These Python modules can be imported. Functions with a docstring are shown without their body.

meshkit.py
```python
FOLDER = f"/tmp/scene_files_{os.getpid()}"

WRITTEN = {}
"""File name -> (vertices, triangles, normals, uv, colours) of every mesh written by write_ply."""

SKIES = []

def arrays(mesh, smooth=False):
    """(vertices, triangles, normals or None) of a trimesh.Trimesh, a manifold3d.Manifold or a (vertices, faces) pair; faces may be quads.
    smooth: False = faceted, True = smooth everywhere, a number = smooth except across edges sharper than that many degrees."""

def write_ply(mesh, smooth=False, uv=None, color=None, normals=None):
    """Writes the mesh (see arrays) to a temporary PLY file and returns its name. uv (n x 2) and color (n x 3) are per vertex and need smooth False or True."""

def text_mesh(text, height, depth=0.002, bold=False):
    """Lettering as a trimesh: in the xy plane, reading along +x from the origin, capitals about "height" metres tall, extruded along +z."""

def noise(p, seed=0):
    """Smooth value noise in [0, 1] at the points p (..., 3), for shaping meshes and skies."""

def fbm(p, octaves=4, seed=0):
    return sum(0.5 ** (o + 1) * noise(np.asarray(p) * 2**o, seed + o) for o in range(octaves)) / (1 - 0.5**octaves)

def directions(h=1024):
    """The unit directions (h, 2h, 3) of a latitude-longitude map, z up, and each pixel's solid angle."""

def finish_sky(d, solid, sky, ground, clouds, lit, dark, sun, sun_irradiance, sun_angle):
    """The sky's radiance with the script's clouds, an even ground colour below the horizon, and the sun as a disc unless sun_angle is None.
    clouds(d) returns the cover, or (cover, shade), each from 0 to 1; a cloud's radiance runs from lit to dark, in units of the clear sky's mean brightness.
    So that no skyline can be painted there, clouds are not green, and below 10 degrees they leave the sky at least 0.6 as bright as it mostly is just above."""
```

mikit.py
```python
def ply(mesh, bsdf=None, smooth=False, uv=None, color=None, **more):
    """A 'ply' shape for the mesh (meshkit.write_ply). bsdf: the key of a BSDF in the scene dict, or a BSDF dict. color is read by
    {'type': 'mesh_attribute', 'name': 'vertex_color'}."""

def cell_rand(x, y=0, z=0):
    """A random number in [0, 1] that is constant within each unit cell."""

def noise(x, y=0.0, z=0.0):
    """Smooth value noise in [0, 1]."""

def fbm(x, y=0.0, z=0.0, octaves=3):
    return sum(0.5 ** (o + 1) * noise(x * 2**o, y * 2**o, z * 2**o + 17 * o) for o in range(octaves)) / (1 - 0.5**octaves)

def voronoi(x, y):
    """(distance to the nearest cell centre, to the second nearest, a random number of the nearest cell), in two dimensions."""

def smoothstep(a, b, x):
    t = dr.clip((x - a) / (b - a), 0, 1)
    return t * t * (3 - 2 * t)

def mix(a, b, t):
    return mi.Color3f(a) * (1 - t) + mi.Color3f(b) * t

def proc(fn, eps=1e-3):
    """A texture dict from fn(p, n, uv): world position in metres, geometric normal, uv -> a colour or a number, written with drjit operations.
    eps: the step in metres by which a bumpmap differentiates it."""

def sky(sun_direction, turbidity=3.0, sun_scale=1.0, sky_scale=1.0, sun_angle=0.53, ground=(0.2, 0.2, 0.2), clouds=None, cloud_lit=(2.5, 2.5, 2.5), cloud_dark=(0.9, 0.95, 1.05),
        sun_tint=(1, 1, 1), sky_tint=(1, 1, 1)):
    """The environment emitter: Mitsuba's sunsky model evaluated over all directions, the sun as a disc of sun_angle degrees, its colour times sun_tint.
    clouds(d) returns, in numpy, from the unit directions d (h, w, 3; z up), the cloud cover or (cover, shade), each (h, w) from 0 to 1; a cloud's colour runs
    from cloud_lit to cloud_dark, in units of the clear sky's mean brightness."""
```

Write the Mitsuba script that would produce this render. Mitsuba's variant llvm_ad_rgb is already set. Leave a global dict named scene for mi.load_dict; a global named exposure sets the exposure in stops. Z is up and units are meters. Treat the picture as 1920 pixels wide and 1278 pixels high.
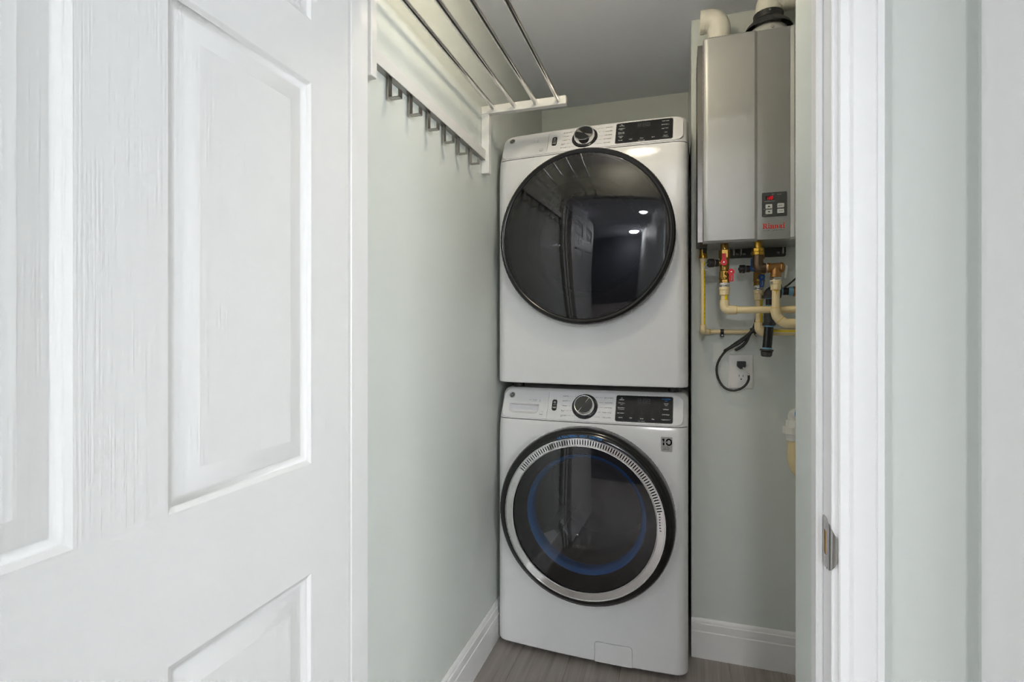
import math, random
import numpy as np, trimesh, manifold3d, mitsuba as mi, mikit, meshkit
import drjit as dr
from shapely.geometry import Polygon, Point, box, LineString
from shapely.ops import unary_union
from shapely import affinity
from trimesh.creation import extrude_polygon, revolve

T = mi.ScalarTransform4f
rng = random.Random(7)
scene, labels = {}, {}

# ------------------------------------------------------------------ camera, lights, exposure
CAM = (0.703, 0.0, 1.233)
YAW = math.radians(17.57)
scene['camera'] = {'type': 'perspective', 'fov': 2 * math.degrees(math.atan(960 / 985)), 'fov_axis': 'x', 'near_clip': 0.02, 'far_clip': 50,
                   'principal_point_offset_y': 18 / 1278,
                   'to_world': T().look_at(origin=CAM, target=[CAM[0] - math.sin(YAW), CAM[1] + math.cos(YAW), CAM[2]], up=[0, 0, 1])}
exposure = 1.03
CLOSET_LAMP = dict(pos=(0.55, 1.29, 2.423), r=0.080, rad=(25.0, 21.8, 16.4), drop=0.040)
HALL_LAMPS = [dict(pos=(0.90, -0.60, 2.423), r=0.09, rad=(12.0, 12.0, 12.1), drop=0.0), dict(pos=(0.80, -2.5, 2.423), r=0.16, rad=(102.0, 102.0, 103.0), drop=0.0), dict(pos=(-0.55, -0.75, 2.423), r=0.14, rad=(88.0, 88.0, 88.7), drop=0.0)]
WINDOW = dict(y=(-2.6, -0.4), z=(0.75, 2.15), rad=(6.4, 6.5, 6.65))   # frosted window of the side room, full of daylight
CEIL = 2.423

# ------------------------------------------------------------------ helpers
def lin(r, g, b):
    return [((c / 255) / 12.92 if c <= 10 else (((c / 255) + 0.055) / 1.055) ** 2.4) for c in (r, g, b)]

def rgb(c):
    return {'type': 'rgb', 'value': [float(x) for x in c]}

def plastic(c, alpha=0.1, ior=1.5):
    return two(plastic1(c, alpha, ior))

def plastic1(c, alpha=0.1, ior=1.5):
    return {'type': 'roughplastic', 'diffuse_reflectance': c if isinstance(c, dict) else rgb(c), 'alpha': alpha, 'int_ior': ior, 'nonlinear': False}

def two(b):
    return {'type': 'twosided', 'bsdf': b}

def metal(c, alpha):
    return two({'type': 'principled', 'base_color': rgb(c), 'metallic': 1.0, 'roughness': alpha})

def mat(name, b):
    scene['mat_' + name] = b

def add(key, mesh, m, smooth=False, label=None, cat=None, group=None, kind=None, **more):
    k, n = key, 0
    while k in scene:
        n += 1
        k = f'{key}_{n:03d}'
    scene[k] = mikit.ply(mesh, 'mat_' + m, smooth=smooth, **more)
    d = {}
    if label: d['label'] = label
    if cat: d['category'] = cat
    if group: d['group'] = group
    if kind: d['kind'] = kind
    if d: labels[k] = d
    return k

def thing(key, label, cat, group=None):
    labels[key] = {'label': label, 'category': cat}
    if group: labels[key]['group'] = group
    return key

cat_ = trimesh.util.concatenate

def bx(x0, x1, y0, y1, z0, z1, c=0.0):
    """box, with its edges chamfered by c"""
    if c <= 0:
        return trimesh.creation.box(bounds=[[x0, y0, z0], [x1, y1, z1]])
    p = []
    for x, sx in ((x0, 1), (x1, -1)):
        for y, sy in ((y0, 1), (y1, -1)):
            for z, sz in ((z0, 1), (z1, -1)):
                p += [[x, y + sy * c, z + sz * c], [x + sx * c, y, z + sz * c], [x + sx * c, y + sy * c, z]]
    return trimesh.convex.convex_hull(np.array(p))

def facing(m, cx, y, cz):
    """local x, y, z -> world x, z, -y (towards the doorway), origin at (cx, y, cz)"""
    m = m.copy()
    M = np.array([[1, 0, 0, cx], [0, 0, -1, y], [0, 1, 0, cz], [0, 0, 0, 1.0]])
    m.apply_transform(M)
    return m

def lathe(pts, n=96):
    return revolve(np.array(pts, float), sections=n)

def along(m, p, d):
    """turn local z to the direction d and move to p"""
    d = np.array(d, float); d /= np.linalg.norm(d)
    M = trimesh.geometry.align_vectors([0, 0, 1], d)
    M[:3, 3] = p
    m = m.copy(); m.apply_transform(M)
    return m

def cyl(p0, p1, r, n=28, r1=None, bev=None):
    p0, p1 = np.array(p0, float), np.array(p1, float)
    L = np.linalg.norm(p1 - p0)
    r1 = r if r1 is None else r1
    b = min(0.0012, L * 0.2, r * 0.3) if bev is None else bev
    return along(lathe([(0, 0), (r - b, 0), (r, b), (r1, L - b), (r1 - b, L), (0, L)], n), p0, p1 - p0)

def hexnut(p0, p1, r, n=6):
    return cyl(p0, p1, r, n)

def tube(path, r, n=16, cap=True):
    P = np.array(path, float)
    t = np.gradient(P, axis=0)
    t /= np.linalg.norm(t, axis=1, keepdims=True)
    a = np.array([0, 0, 1.0]) if abs(t[0][2]) < 0.9 else np.array([1.0, 0, 0])
    u = np.cross(t[0], a); u /= np.linalg.norm(u)
    R = np.broadcast_to(r, len(P))
    ang = np.arange(n) * 2 * np.pi / n
    V = []
    for i in range(len(P)):
        u = u - t[i] * np.dot(u, t[i]); u /= np.linalg.norm(u)
        w = np.cross(t[i], u)
        V.append(P[i] + R[i] * (np.cos(ang)[:, None] * u + np.sin(ang)[:, None] * w))
    V = np.vstack(V)
    F = []
    for i in range(len(P) - 1):
        for j in range(n):
            a0, b0 = i * n + j, i * n + (j + 1) % n
            F += [[a0, b0, b0 + n], [a0, b0 + n, a0 + n]]
    if cap:
        c0, c1 = len(V), len(V) + 1
        V = np.vstack([V, P[0], P[-1]])
        e = (len(P) - 1) * n
        for j in range(n):
            F += [[c0, (j + 1) % n, j], [c1, e + j, e + (j + 1) % n]]
    return trimesh.Trimesh(V, F, process=False)

def spline(pts, n=60):
    from scipy.interpolate import CubicSpline
    P = np.array(pts, float)
    s = np.r_[0, np.cumsum(np.linalg.norm(np.diff(P, axis=0), axis=1))]
    return CubicSpline(s, P)(np.linspace(0, s[-1], n))

def elbow(p, d1, d2, r, leg1, leg2=None, bend=None, rim=0.0):
    """pipe fitting bent at p, its mouths leg1 along d1 and leg2 along d2"""
    p, d1, d2 = (np.array(v, float) for v in (p, d1, d2))
    d1 /= np.linalg.norm(d1); d2 /= np.linalg.norm(d2)
    leg2 = leg1 if leg2 is None else leg2
    b = bend or r * 1.25
    q = np.linspace(0, 1, 14)[:, None]
    arc = (1 - q) ** 2 * (p + d1 * b) + 2 * q * (1 - q) * p + q ** 2 * (p + d2 * b)
    path = np.vstack([[p + d1 * leg1], arc, [p + d2 * leg2]])
    m = [tube(path, r, 28)]
    if rim:
        m += [cyl(p + d1 * (leg1 - 0.010), p + d1 * leg1, r + rim), cyl(p + d2 * (leg2 - 0.010), p + d2 * leg2, r + rim)]
    return cat_(m)

def rrect(x0, x1, y0, y1, r):
    return box(x0, y0, x1, y1).buffer(-r).buffer(r, quad_segs=8)

def ex(poly, d, sub=None):
    polys = getattr(poly, 'geoms', [poly])
    m = cat_([extrude_polygon(p, d, engine='earcut') for p in polys if p.area > 1e-12])
    if sub:
        m.merge_vertices(digits_vertex=8)
        q = manifold3d.Manifold(manifold3d.Mesh(np.asarray(m.vertices, np.float32), np.asarray(m.faces, np.uint32))).refine_to_length(sub).to_mesh()
        m = trimesh.Trimesh(np.array(q.vert_properties[:, :3], float), np.array(q.tri_verts, int), process=False)
        assert len(m.faces) > 0
    return m

def prism_z(poly, z0, z1):
    m = ex(poly, z1 - z0); m.apply_translation([0, 0, z0])
    return m

def prism_y(prof, y0, y1):
    """profile in (x, z) extruded along y"""
    m = ex(Polygon(prof), y1 - y0)
    m.apply_transform(np.array([[1, 0, 0, 0], [0, 0, 1, y0], [0, 1, 0, 0], [0, 0, 0, 1.0]]))
    return m

def prism_x(prof, x0, x1):
    """profile in (y, z) extruded along x"""
    m = ex(Polygon(prof), x1 - x0)
    m.apply_transform(np.array([[0, 0, 1, x0], [1, 0, 0, 0], [0, 1, 0, 0], [0, 0, 0, 1.0]]))
    return m

def cut(a, *bs):
    for m in (a, *bs):
        m.merge_vertices(digits_vertex=7); m.update_faces(m.nondegenerate_faces()); m.fix_normals()
    return trimesh.boolean.difference([a, *bs], engine='manifold', check_volume=False)

def text(s, h, bold=False, depth=0.0003, align='l', width=None):
    m = meshkit.text_mesh(s, h, depth, bold)
    x0, x1 = m.bounds[0][0], m.bounds[1][0]
    if width:
        m.apply_scale([width / (x1 - x0), 1, 1]); x0, x1 = m.bounds[0][0], m.bounds[1][0]
    m.apply_translation([{'l': -x0, 'c': -(x0 + x1) / 2, 'r': -x1}[align], 0, 0])
    return m

def shift(m, x, y, z=0):
    m = m.copy(); m.apply_translation([x, y, z])
    return m

SEG = {'0': 'abcdef', '1': 'bc', '2': 'abged', '8': 'abcdefg'}
def seven(ch, w, h, t):
    g = t * 0.25
    s = {'a': box(g, h - t, w - g, h), 'd': box(g, 0, w - g, t), 'g': box(g, h / 2 - t / 2, w - g, h / 2 + t / 2), 'f': box(0, h / 2 + g, t, h - g),
         'b': box(w - t, h / 2 + g, w, h - g), 'e': box(0, g, t, h / 2 - g), 'c': box(w - t, g, w, h / 2 - g)}
    return unary_union([s[c] for c in SEG[ch]])

# ------------------------------------------------------------------ materials
def speckle(base, amp, s):
    b = [float(x) for x in base]
    return mikit.proc(lambda p, n, uv: mi.Color3f(*b) * (1 + amp * (mikit.fbm(p.x * s, p.y * s, p.z * s) - 0.5)))

SAGE = (0.72, 0.757, 0.722)
mat('sage_paint', plastic(speckle(SAGE, 0.03, 5.0), 0.30, 1.4))
mat('ceiling_paint', {'type': 'diffuse', 'reflectance': speckle((0.82, 0.837, 0.915), 0.02, 6.0)})
mat('trim_white', plastic((0.83, 0.83, 0.83), 0.18))
mat('rack_white', plastic((0.80, 0.79, 0.77), 0.22))

def door_relief(p, n, uv):
    y, z = p.y, p.z
    rail = ((z > 0.7906) & (z < 0.991)) | ((z > 1.688) & (z < 1.801)) | (z < 0.2) | (z > 1.93)
    stile = (y > 0.806) | (y < 0.125)
    hor = rail & ~stile
    along_, across = dr.select(hor, y, z), dr.select(hor, z, y)
    wob = mikit.noise(along_ * 4, across * 18, 3.0) * 0.004
    g = mikit.noise((across + wob) * 420, along_ * 4, 1.0) * 0.55 + mikit.noise((across + wob) * 900, along_ * 10, 9.0) * 0.45
    return mikit.smoothstep(0.30, 0.75, g)
mat('door_paint', {'type': 'bumpmap', 'arbitrary': mikit.proc(door_relief, eps=8e-4), 'scale': 0.00030, 'bsdf': plastic1((0.82, 0.82, 0.82), 0.22)})
mat('enamel', plastic((0.745, 0.745, 0.755), 0.025))
mat('enamel_console', plastic((0.745, 0.745, 0.765), 0.14))
mat('black_gloss', plastic((0.010, 0.010, 0.011), 0.03))
mat('black_panel', plastic((0.010, 0.010, 0.011), 0.06))
mat('black_rubber', plastic((0.022, 0.022, 0.022), 0.25))
mat('black_matte', two({'type': 'diffuse', 'reflectance': rgb((0.008, 0.008, 0.008))}))
mat('black_satin', plastic((0.012, 0.012, 0.013), 0.18))
mat('dark_grey', plastic((0.035, 0.035, 0.037), 0.25))
mat('seal_grey', plastic((0.13, 0.13, 0.135), 0.25))
mat('vent_blue', plastic((0.02, 0.20, 0.62), 0.2))
mat('chrome', metal((0.82, 0.82, 0.82), 0.06))
mat('chrome_soft', metal((0.72, 0.72, 0.72), 0.22))
mat('chrome_rod', metal((0.78, 0.77, 0.75), 0.09))
mat('brushed_nickel', metal((0.33, 0.32, 0.30), 0.30))
mat('drum_steel', metal((0.22, 0.22, 0.22), 0.26))
mat('dryer_drum', plastic((0.07, 0.07, 0.075), 0.25))
mat('dial_cap', metal((0.09, 0.09, 0.09), 0.22))
mat('dial_steel', metal((0.75, 0.70, 0.62), 0.16))
mat('badge_silver', metal((0.50, 0.50, 0.48), 0.30))
mat('print_grey', plastic((0.12, 0.12, 0.13), 0.3))
mat('print_pale', plastic((0.40, 0.40, 0.42), 0.3))
mat('print_white', plastic((0.80, 0.80, 0.80), 0.3))
mat('print_black', plastic((0.012, 0.012, 0.012), 0.3))
mat('print_blue', plastic((0.03, 0.32, 0.90), 0.3))
mat('print_dim', plastic((0.085, 0.09, 0.10), 0.2))
mat('print_faint', plastic((0.035, 0.036, 0.040), 0.2))
mat('dryer_glass', {'type': 'thindielectric', 'int_ior': 3.0, 'specular_reflectance': rgb((0.155, 0.155, 0.162)), 'specular_transmittance': rgb((0.24, 0.24, 0.25))})
mat('washer_glass', {'type': 'thindielectric', 'int_ior': 3.0, 'specular_reflectance': rgb((0.17, 0.17, 0.175)), 'specular_transmittance': rgb((0.72, 0.72, 0.73))})
mat('bowl_glass', {'type': 'thindielectric', 'int_ior': 1.45, 'specular_transmittance': rgb((0.75, 0.75, 0.76))})
mat('heater_silver', two({'type': 'principled', 'base_color': rgb((0.335, 0.335, 0.328)), 'metallic': 0.38, 'roughness': 0.40}))
mat('heater_center', two({'type': 'principled', 'base_color': rgb((0.36, 0.36, 0.35)), 'metallic': 0.70, 'roughness': 0.33}))
mat('heater_body', two({'type': 'principled', 'base_color': rgb((0.11, 0.105, 0.10)), 'metallic': 0.70, 'roughness': 0.28}))
mat('heater_control', plastic((0.040, 0.042, 0.040), 0.25))
mat('button_silver', plastic((0.50, 0.50, 0.48), 0.25))
mat('logo_red', plastic((0.55, 0.022, 0.012), 0.25))
mat('pvc_white', plastic((0.78, 0.75, 0.66), 0.18))
mat('pvc_fitting', plastic((0.80, 0.78, 0.73), 0.2))
mat('cpvc', plastic(speckle(lin(236, 215, 168), 0.06, 30.0), 0.2))
mat('cpvc_stripe', plastic(lin(245, 216, 18), 0.25))
mat('cpvc_glue', plastic(lin(205, 165, 25), 0.2))
mat('teflon', plastic((0.80, 0.80, 0.80), 0.3))
mat('brass', metal(lin(158, 126, 66), 0.33))
mat('brass_bright', metal(lin(190, 150, 62), 0.24))
mat('bronze', metal(lin(176, 130, 82), 0.36))
mat('bronze_dark', metal(lin(104, 88, 70), 0.34))
mat('steel_clamp', metal((0.62, 0.62, 0.60), 0.2))
mat('zinc', metal((0.50, 0.50, 0.48), 0.28))
mat('handle_red', plastic((0.62, 0.012, 0.020), 0.2))
mat('handle_blue', plastic((0.015, 0.075, 0.26), 0.2))
mat('tape_blue', plastic((0.22, 0.47, 0.66), 0.35))
mat('iron_black', plastic((0.045, 0.044, 0.043), 0.28))
mat('tether', plastic((0.45, 0.45, 0.43), 0.3))
mat('outlet_plate', plastic((0.80, 0.775, 0.75), 0.2))
mat('outlet_white', plastic((0.82, 0.80, 0.78), 0.2))
mat('nickel_strike', metal((0.45, 0.44, 0.42), 0.25))
mat('raw_wood', plastic((0.50, 0.27, 0.07), 0.5))
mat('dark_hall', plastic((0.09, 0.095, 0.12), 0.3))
mat('lamp_trim', plastic((0.8, 0.8, 0.8), 0.2))

PLANK_TONES = [(0.275, 0.250, 0.232), (0.292, 0.265, 0.247), (0.264, 0.238, 0.221), (0.283, 0.257, 0.238)]
for i, tone in enumerate(PLANK_TONES):
    def plank_fn(p, n, uv, tone=tone, i=i):
        w = mikit.noise(p.x * 7 + i * 3, p.y * 1.6, 2.0) * 0.05
        g = mikit.fbm((p.x + w) * 70, p.y * 3.0, i * 5.0, octaves=3)
        f = mikit.noise((p.x + w) * 420, p.y * 9.0, 4.0)
        knot = mikit.smoothstep(0.72, 0.86, mikit.noise(p.x * 16 + 7, p.y * 5 + i * 11, 6.0))
        return mi.Color3f(*tone) * (0.72 + 0.46 * g + 0.16 * f) * (1 - 0.22 * knot)
    mat(f'plank_{i}', plastic(mikit.proc(plank_fn), 0.28, 1.45))
mat('floor_gap', plastic((0.17, 0.152, 0.140), 0.5))

# ------------------------------------------------------------------ the setting
def struct(key, mesh, m, smooth=False, label=None):
    return add(key, mesh, m, smooth, kind='structure', label=label)

Y0, Y1 = 0.92, 1.045           # doorway wall, hall face and closet face
XL, XR = 0.027, 0.928          # jamb faces
HEAD = 2.045
HL, HR, HB = -2.3, 1.113, -3.3  # the hall behind the camera

struct('floor', bx(HL, 3.4, HB, 2.85, -0.06, -0.004), 'floor_gap', label='grey-brown wood plank floor of closet and hall')
pw, pl, cell = 0.190, 1.22, 0
plank_ply = {}
for ix in range(-13, 10):
    x0 = 0.122 + ix * pw
    off = ((ix * 0.417 + 0.2) % 1.0) * pl
    for iy in range(-4, 3):
        y0 = iy * pl + off
        y1 = y0 + pl
        xa, xb, ya, yb = max(x0 + 0.0003, HL), min(x0 + pw - 0.0003, 1.65), max(y0 + 0.0003, HB), min(y1 - 0.0003, 2.8)
        if xb - xa < 0.02 or yb - ya < 0.02 or (yb < -0.2 and (ix + iy) % 1 == 0 and yb < HB):
            continue
        add('floor__plank', bx(xa, xb, ya, yb, -0.004, 0.0, 0.0003), f'plank_{rng.randrange(4)}')

struct('ceiling', bx(HL, 3.4, HB, 2.85, CEIL, CEIL + 0.08), 'ceiling_paint')
struct('wall_left', bx(-0.1, 0.0, Y1, 2.85, 0, CEIL), 'sage_paint', label='pale sage green wall that carries the drying rack')
struct('wall_back', bx(0.0, 0.75, 2.755, 2.85, 0, CEIL), 'sage_paint')
struct('wall_back_right', bx(0.75, 1.7, 2.12, 2.85, 0, CEIL, 0.004), 'sage_paint', label='sage green wall that carries the water heater')
struct('wall_right', bx(1.6, 1.7, 1.194, 2.12, 0, CEIL), 'sage_paint')
struct('wall_front_right', prism_z(Polygon([(0.941, Y0), (1.7, Y0), (1.7, 1.194), (0.933, 1.194), (0.930, 1.191), (0.930, Y1), (0.941, Y1)]), 0, CEIL), 'sage_paint')
struct('wall_front_left', bx(HL, 0.014, Y0, Y1, 0, CEIL), 'sage_paint')
struct('wall_front_top', bx(0.014, 0.941, Y0, Y1, HEAD + 0.013, CEIL), 'sage_paint')
HY0, HY1 = -0.172, 0.712        # doorway to the side room
struct('wall_hall_right', cat_([bx(HR, HR + 0.1, HB, HY0, 0, CEIL), bx(HR, HR + 0.1, HY1, Y0, 0, CEIL), bx(HR, HR + 0.1, HY0, HY1, 2.03, CEIL)]), 'sage_paint')
struct('wall_side_far', cat_([bx(3.3, 3.4, -2.8, Y0, 0, WINDOW['z'][0]), bx(3.3, 3.4, -2.8, Y0, WINDOW['z'][1], CEIL), bx(3.3, 3.4, -2.8, WINDOW['y'][0], WINDOW['z'][0], WINDOW['z'][1]), bx(3.3, 3.4, WINDOW['y'][1], Y0, WINDOW['z'][0], WINDOW['z'][1])]), 'sage_paint')
struct('wall_side_front', bx(HR + 0.1, 3.4, -2.9, -2.8, 0, CEIL), 'sage_paint')
struct('wall_side_back', bx(1.7, 3.4, Y0, Y0 + 0.1, 0, CEIL), 'sage_paint')
wy, wz = WINDOW['y'], WINDOW['z']
pane = trimesh.Trimesh([[3.33, wy[0], wz[0]], [3.33, wy[1], wz[0]], [3.33, wy[1], wz[1]], [3.33, wy[0], wz[1]]], [[0, 2, 1], [0, 3, 2]], process=False)
struct('window_1', cat_([bx(3.285, 3.34, wy[0] - 0.05, wy[0] + 0.012, wz[0] - 0.05, wz[1] + 0.05), bx(3.285, 3.34, wy[1] - 0.012, wy[1] + 0.05, wz[0] - 0.05, wz[1] + 0.05), bx(3.285, 3.34, wy[0], wy[1], wz[0] - 0.05, wz[0] + 0.012), bx(3.285, 3.34, wy[0], wy[1], wz[1] - 0.012, wz[1] + 0.05), bx(3.31, 3.335, (wy[0] + wy[1]) / 2 - 0.02, (wy[0] + wy[1]) / 2 + 0.02, wz[0], wz[1])]), 'trim_white')
k = add('window_1__pane', pane, 'trim_white')
scene[k]['emitter'] = {'type': 'area', 'radiance': rgb(WINDOW['rad'])}
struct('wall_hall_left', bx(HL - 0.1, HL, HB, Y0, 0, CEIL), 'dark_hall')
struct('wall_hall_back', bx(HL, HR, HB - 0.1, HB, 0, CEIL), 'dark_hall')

# jambs with their stops
struct('trim_1', cat_([bx(XR, 0.941, Y0, Y1, 0, HEAD, 0.0015), bx(XR - 0.011, XR, 0.965, 1.0, 0, HEAD - 0.011, 0.0025)]), 'trim_white', label='white door jamb with stop on the right')
struct('trim_2', cat_([bx(0.014, XL, Y0, Y1, 0, HEAD, 0.0015), bx(XL, XL + 0.011, 0.965, 1.0, 0, HEAD - 0.011, 0.0025)]), 'trim_white', label='white door jamb with stop at the hinge side')
struct('trim_3', cat_([bx(XL, XR, Y0, Y1, HEAD, HEAD + 0.013, 0.0015), bx(XL, XR, 0.965, 1.0, HEAD - 0.011, HEAD, 0.0025)]), 'trim_white')
# casing profile: (distance from the inner edge, thickness)
CAS = [(0.0, 0.0), (0.0, 0.0075), (0.0015, 0.0095), (0.011, 0.0105), (0.0128, 0.0105), (0.0135, 0.0088), (0.0145, 0.0090), (0.018, 0.0122), (0.024, 0.0130), (0.032, 0.0128), (0.040, 0.0142), (0.0455, 0.0165),
       (0.0462, 0.0150), (0.0472, 0.0152), (0.048, 0.0172), (0.0565, 0.0172), (0.058, 0.0155), (0.058, 0.0)]
struct('trim_4', prism_z(Polygon([(XR + 0.008 + d, Y0 - t) for d, t in CAS]), 0, HEAD + 0.06), 'trim_white', 25, label='white moulded door casing right of the doorway')
struct('trim_5', prism_z(Polygon([(XL - 0.006 - d, Y0 - t) for d, t in CAS]), 0, HEAD + 0.06), 'trim_white', 25)
struct('trim_6', prism_x([(Y0 - t, HEAD + 0.006 + d) for d, t in CAS], XL - 0.064, XR + 0.066), 'trim_white', 25)
# the casing of the hall's next doorway, on the right-hand wall
CAS2 = [(0.0, 0.0), (0.0, 0.016), (0.002, 0.0185), (0.012, 0.0185), (0.016, 0.0150), (0.036, 0.0135), (0.060, 0.0125), (0.064, 0.0105), (0.082, 0.0095), (0.086, 0.007), (0.086, 0.0)]
struct('trim_7', prism_z(Polygon([(HR - t, 0.874 - d * 1.884) for d, t in CAS2]), 0, 2.11), 'trim_white', 25, label='white casing at the right edge, nearest the camera')

struct('trim_8', prism_z(Polygon([(HR - t, HY0 - 0.086 + 0.086 - d + 0.0) for d, t in [(0.086 - d2, t2) for d2, t2 in CAS2][::-1]]), 0, 2.11), 'trim_white', 25)
struct('trim_9', cat_([bx(HR - 0.012, HR, HY0 - 0.086, 0.874, 2.03, 2.115, 0.003), bx(HR - 0.001, HR + 0.101, HY1 - 0.016, HY1, 0, 2.03), bx(HR - 0.001, HR + 0.101, HY0, HY0 + 0.016, 0, 2.03), bx(HR - 0.001, HR + 0.101, HY0, HY1, 2.014, 2.03)]), 'trim_white')
# baseboards
BB = [(0, 0), (0.0145, 0), (0.0145, 0.0985), (0.0125, 0.1005), (0.0118, 0.1035), (0.0128, 0.106), (0.0118, 0.128), (0.0085, 0.131), (0.0085, 0.134), (0.0065, 0.140), (0.003, 0.1455), (0, 0.1455)]
struct('baseboard_left', prism_y([(d, h) for d, h in BB], Y1, 2.755), 'trim_white', 25, label='white moulded baseboard on the left wall')
struct('baseboard_back_right', prism_x([(2.12 - d, h) for d, h in BB], 0.75, 1.6), 'trim_white', 25, label='white moulded baseboard below the water heater')
struct('baseboard_hall', prism_x([(Y0 - d, h) for d, h in BB], XR + 0.066, HR), 'trim_white', 25)

# the open door leaf: six moulded panels
DX0, DX1 = 0.026, 0.062
DY = [(0.806, 0.523), (0.409, 0.126)]
DZ = [(0.24, 0.7906), (0.991, 1.688), (1.801, 1.925)]
dp = box(0.012, 0.012, 0.9185, 2.036)
for (yb, ya) in DY:
    for (za, zb) in DZ:
        dp = dp.difference(box(ya, za, yb, zb))
leaf = ex(dp, DX1 - DX0)
leaf.apply_transform(np.array([[0, 0, 1, DX0], [1, 0, 0, 0], [0, 1, 0, 0], [0, 0, 0, 1.0]]))
struct('door_1', leaf, 'door_paint', label='open white six-panel door at the left')
def door_panel(ya, yb, za, zb):
    rings = [(0.0, 0.0), (0.002, -0.0010), (0.005, -0.0032), (0.0075, -0.0042), (0.009, -0.0062), (0.013, -0.0092), (0.0165, -0.0104), (0.018, -0.0104), (0.0215, -0.0090), (0.050, -0.0026), (0.0515, -0.0022)]
    V, F = [], []
    for d, o in rings:
        V += [[DX1 + o, ya + d, za + d], [DX1 + o, yb - d, za + d], [DX1 + o, yb - d, zb - d], [DX1 + o, ya + d, zb - d]]
    n = len(rings)
    for i in range(n - 1):
        for j in range(4):
            a, b = i * 4 + j, i * 4 + (j + 1) % 4
            F += [[a, b, b + 4], [a, b + 4, a + 4]]
    e = (n - 1) * 4
    F += [[e, e + 1, e + 2], [e, e + 2, e + 3]]
    # plain back face
    k = len(V)
    V += [[DX0, ya, za], [DX0, yb, za], [DX0, yb, zb], [DX0, ya, zb]]
    F += [[k, k + 2, k + 1], [k, k + 3, k + 2]]
    return trimesh.Trimesh(V, F, process=False)
for (yb, ya) in DY:
    for (za, zb) in DZ:
        add('door_1__panel', door_panel(ya, yb, za, zb), 'door_paint', 22)

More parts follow.
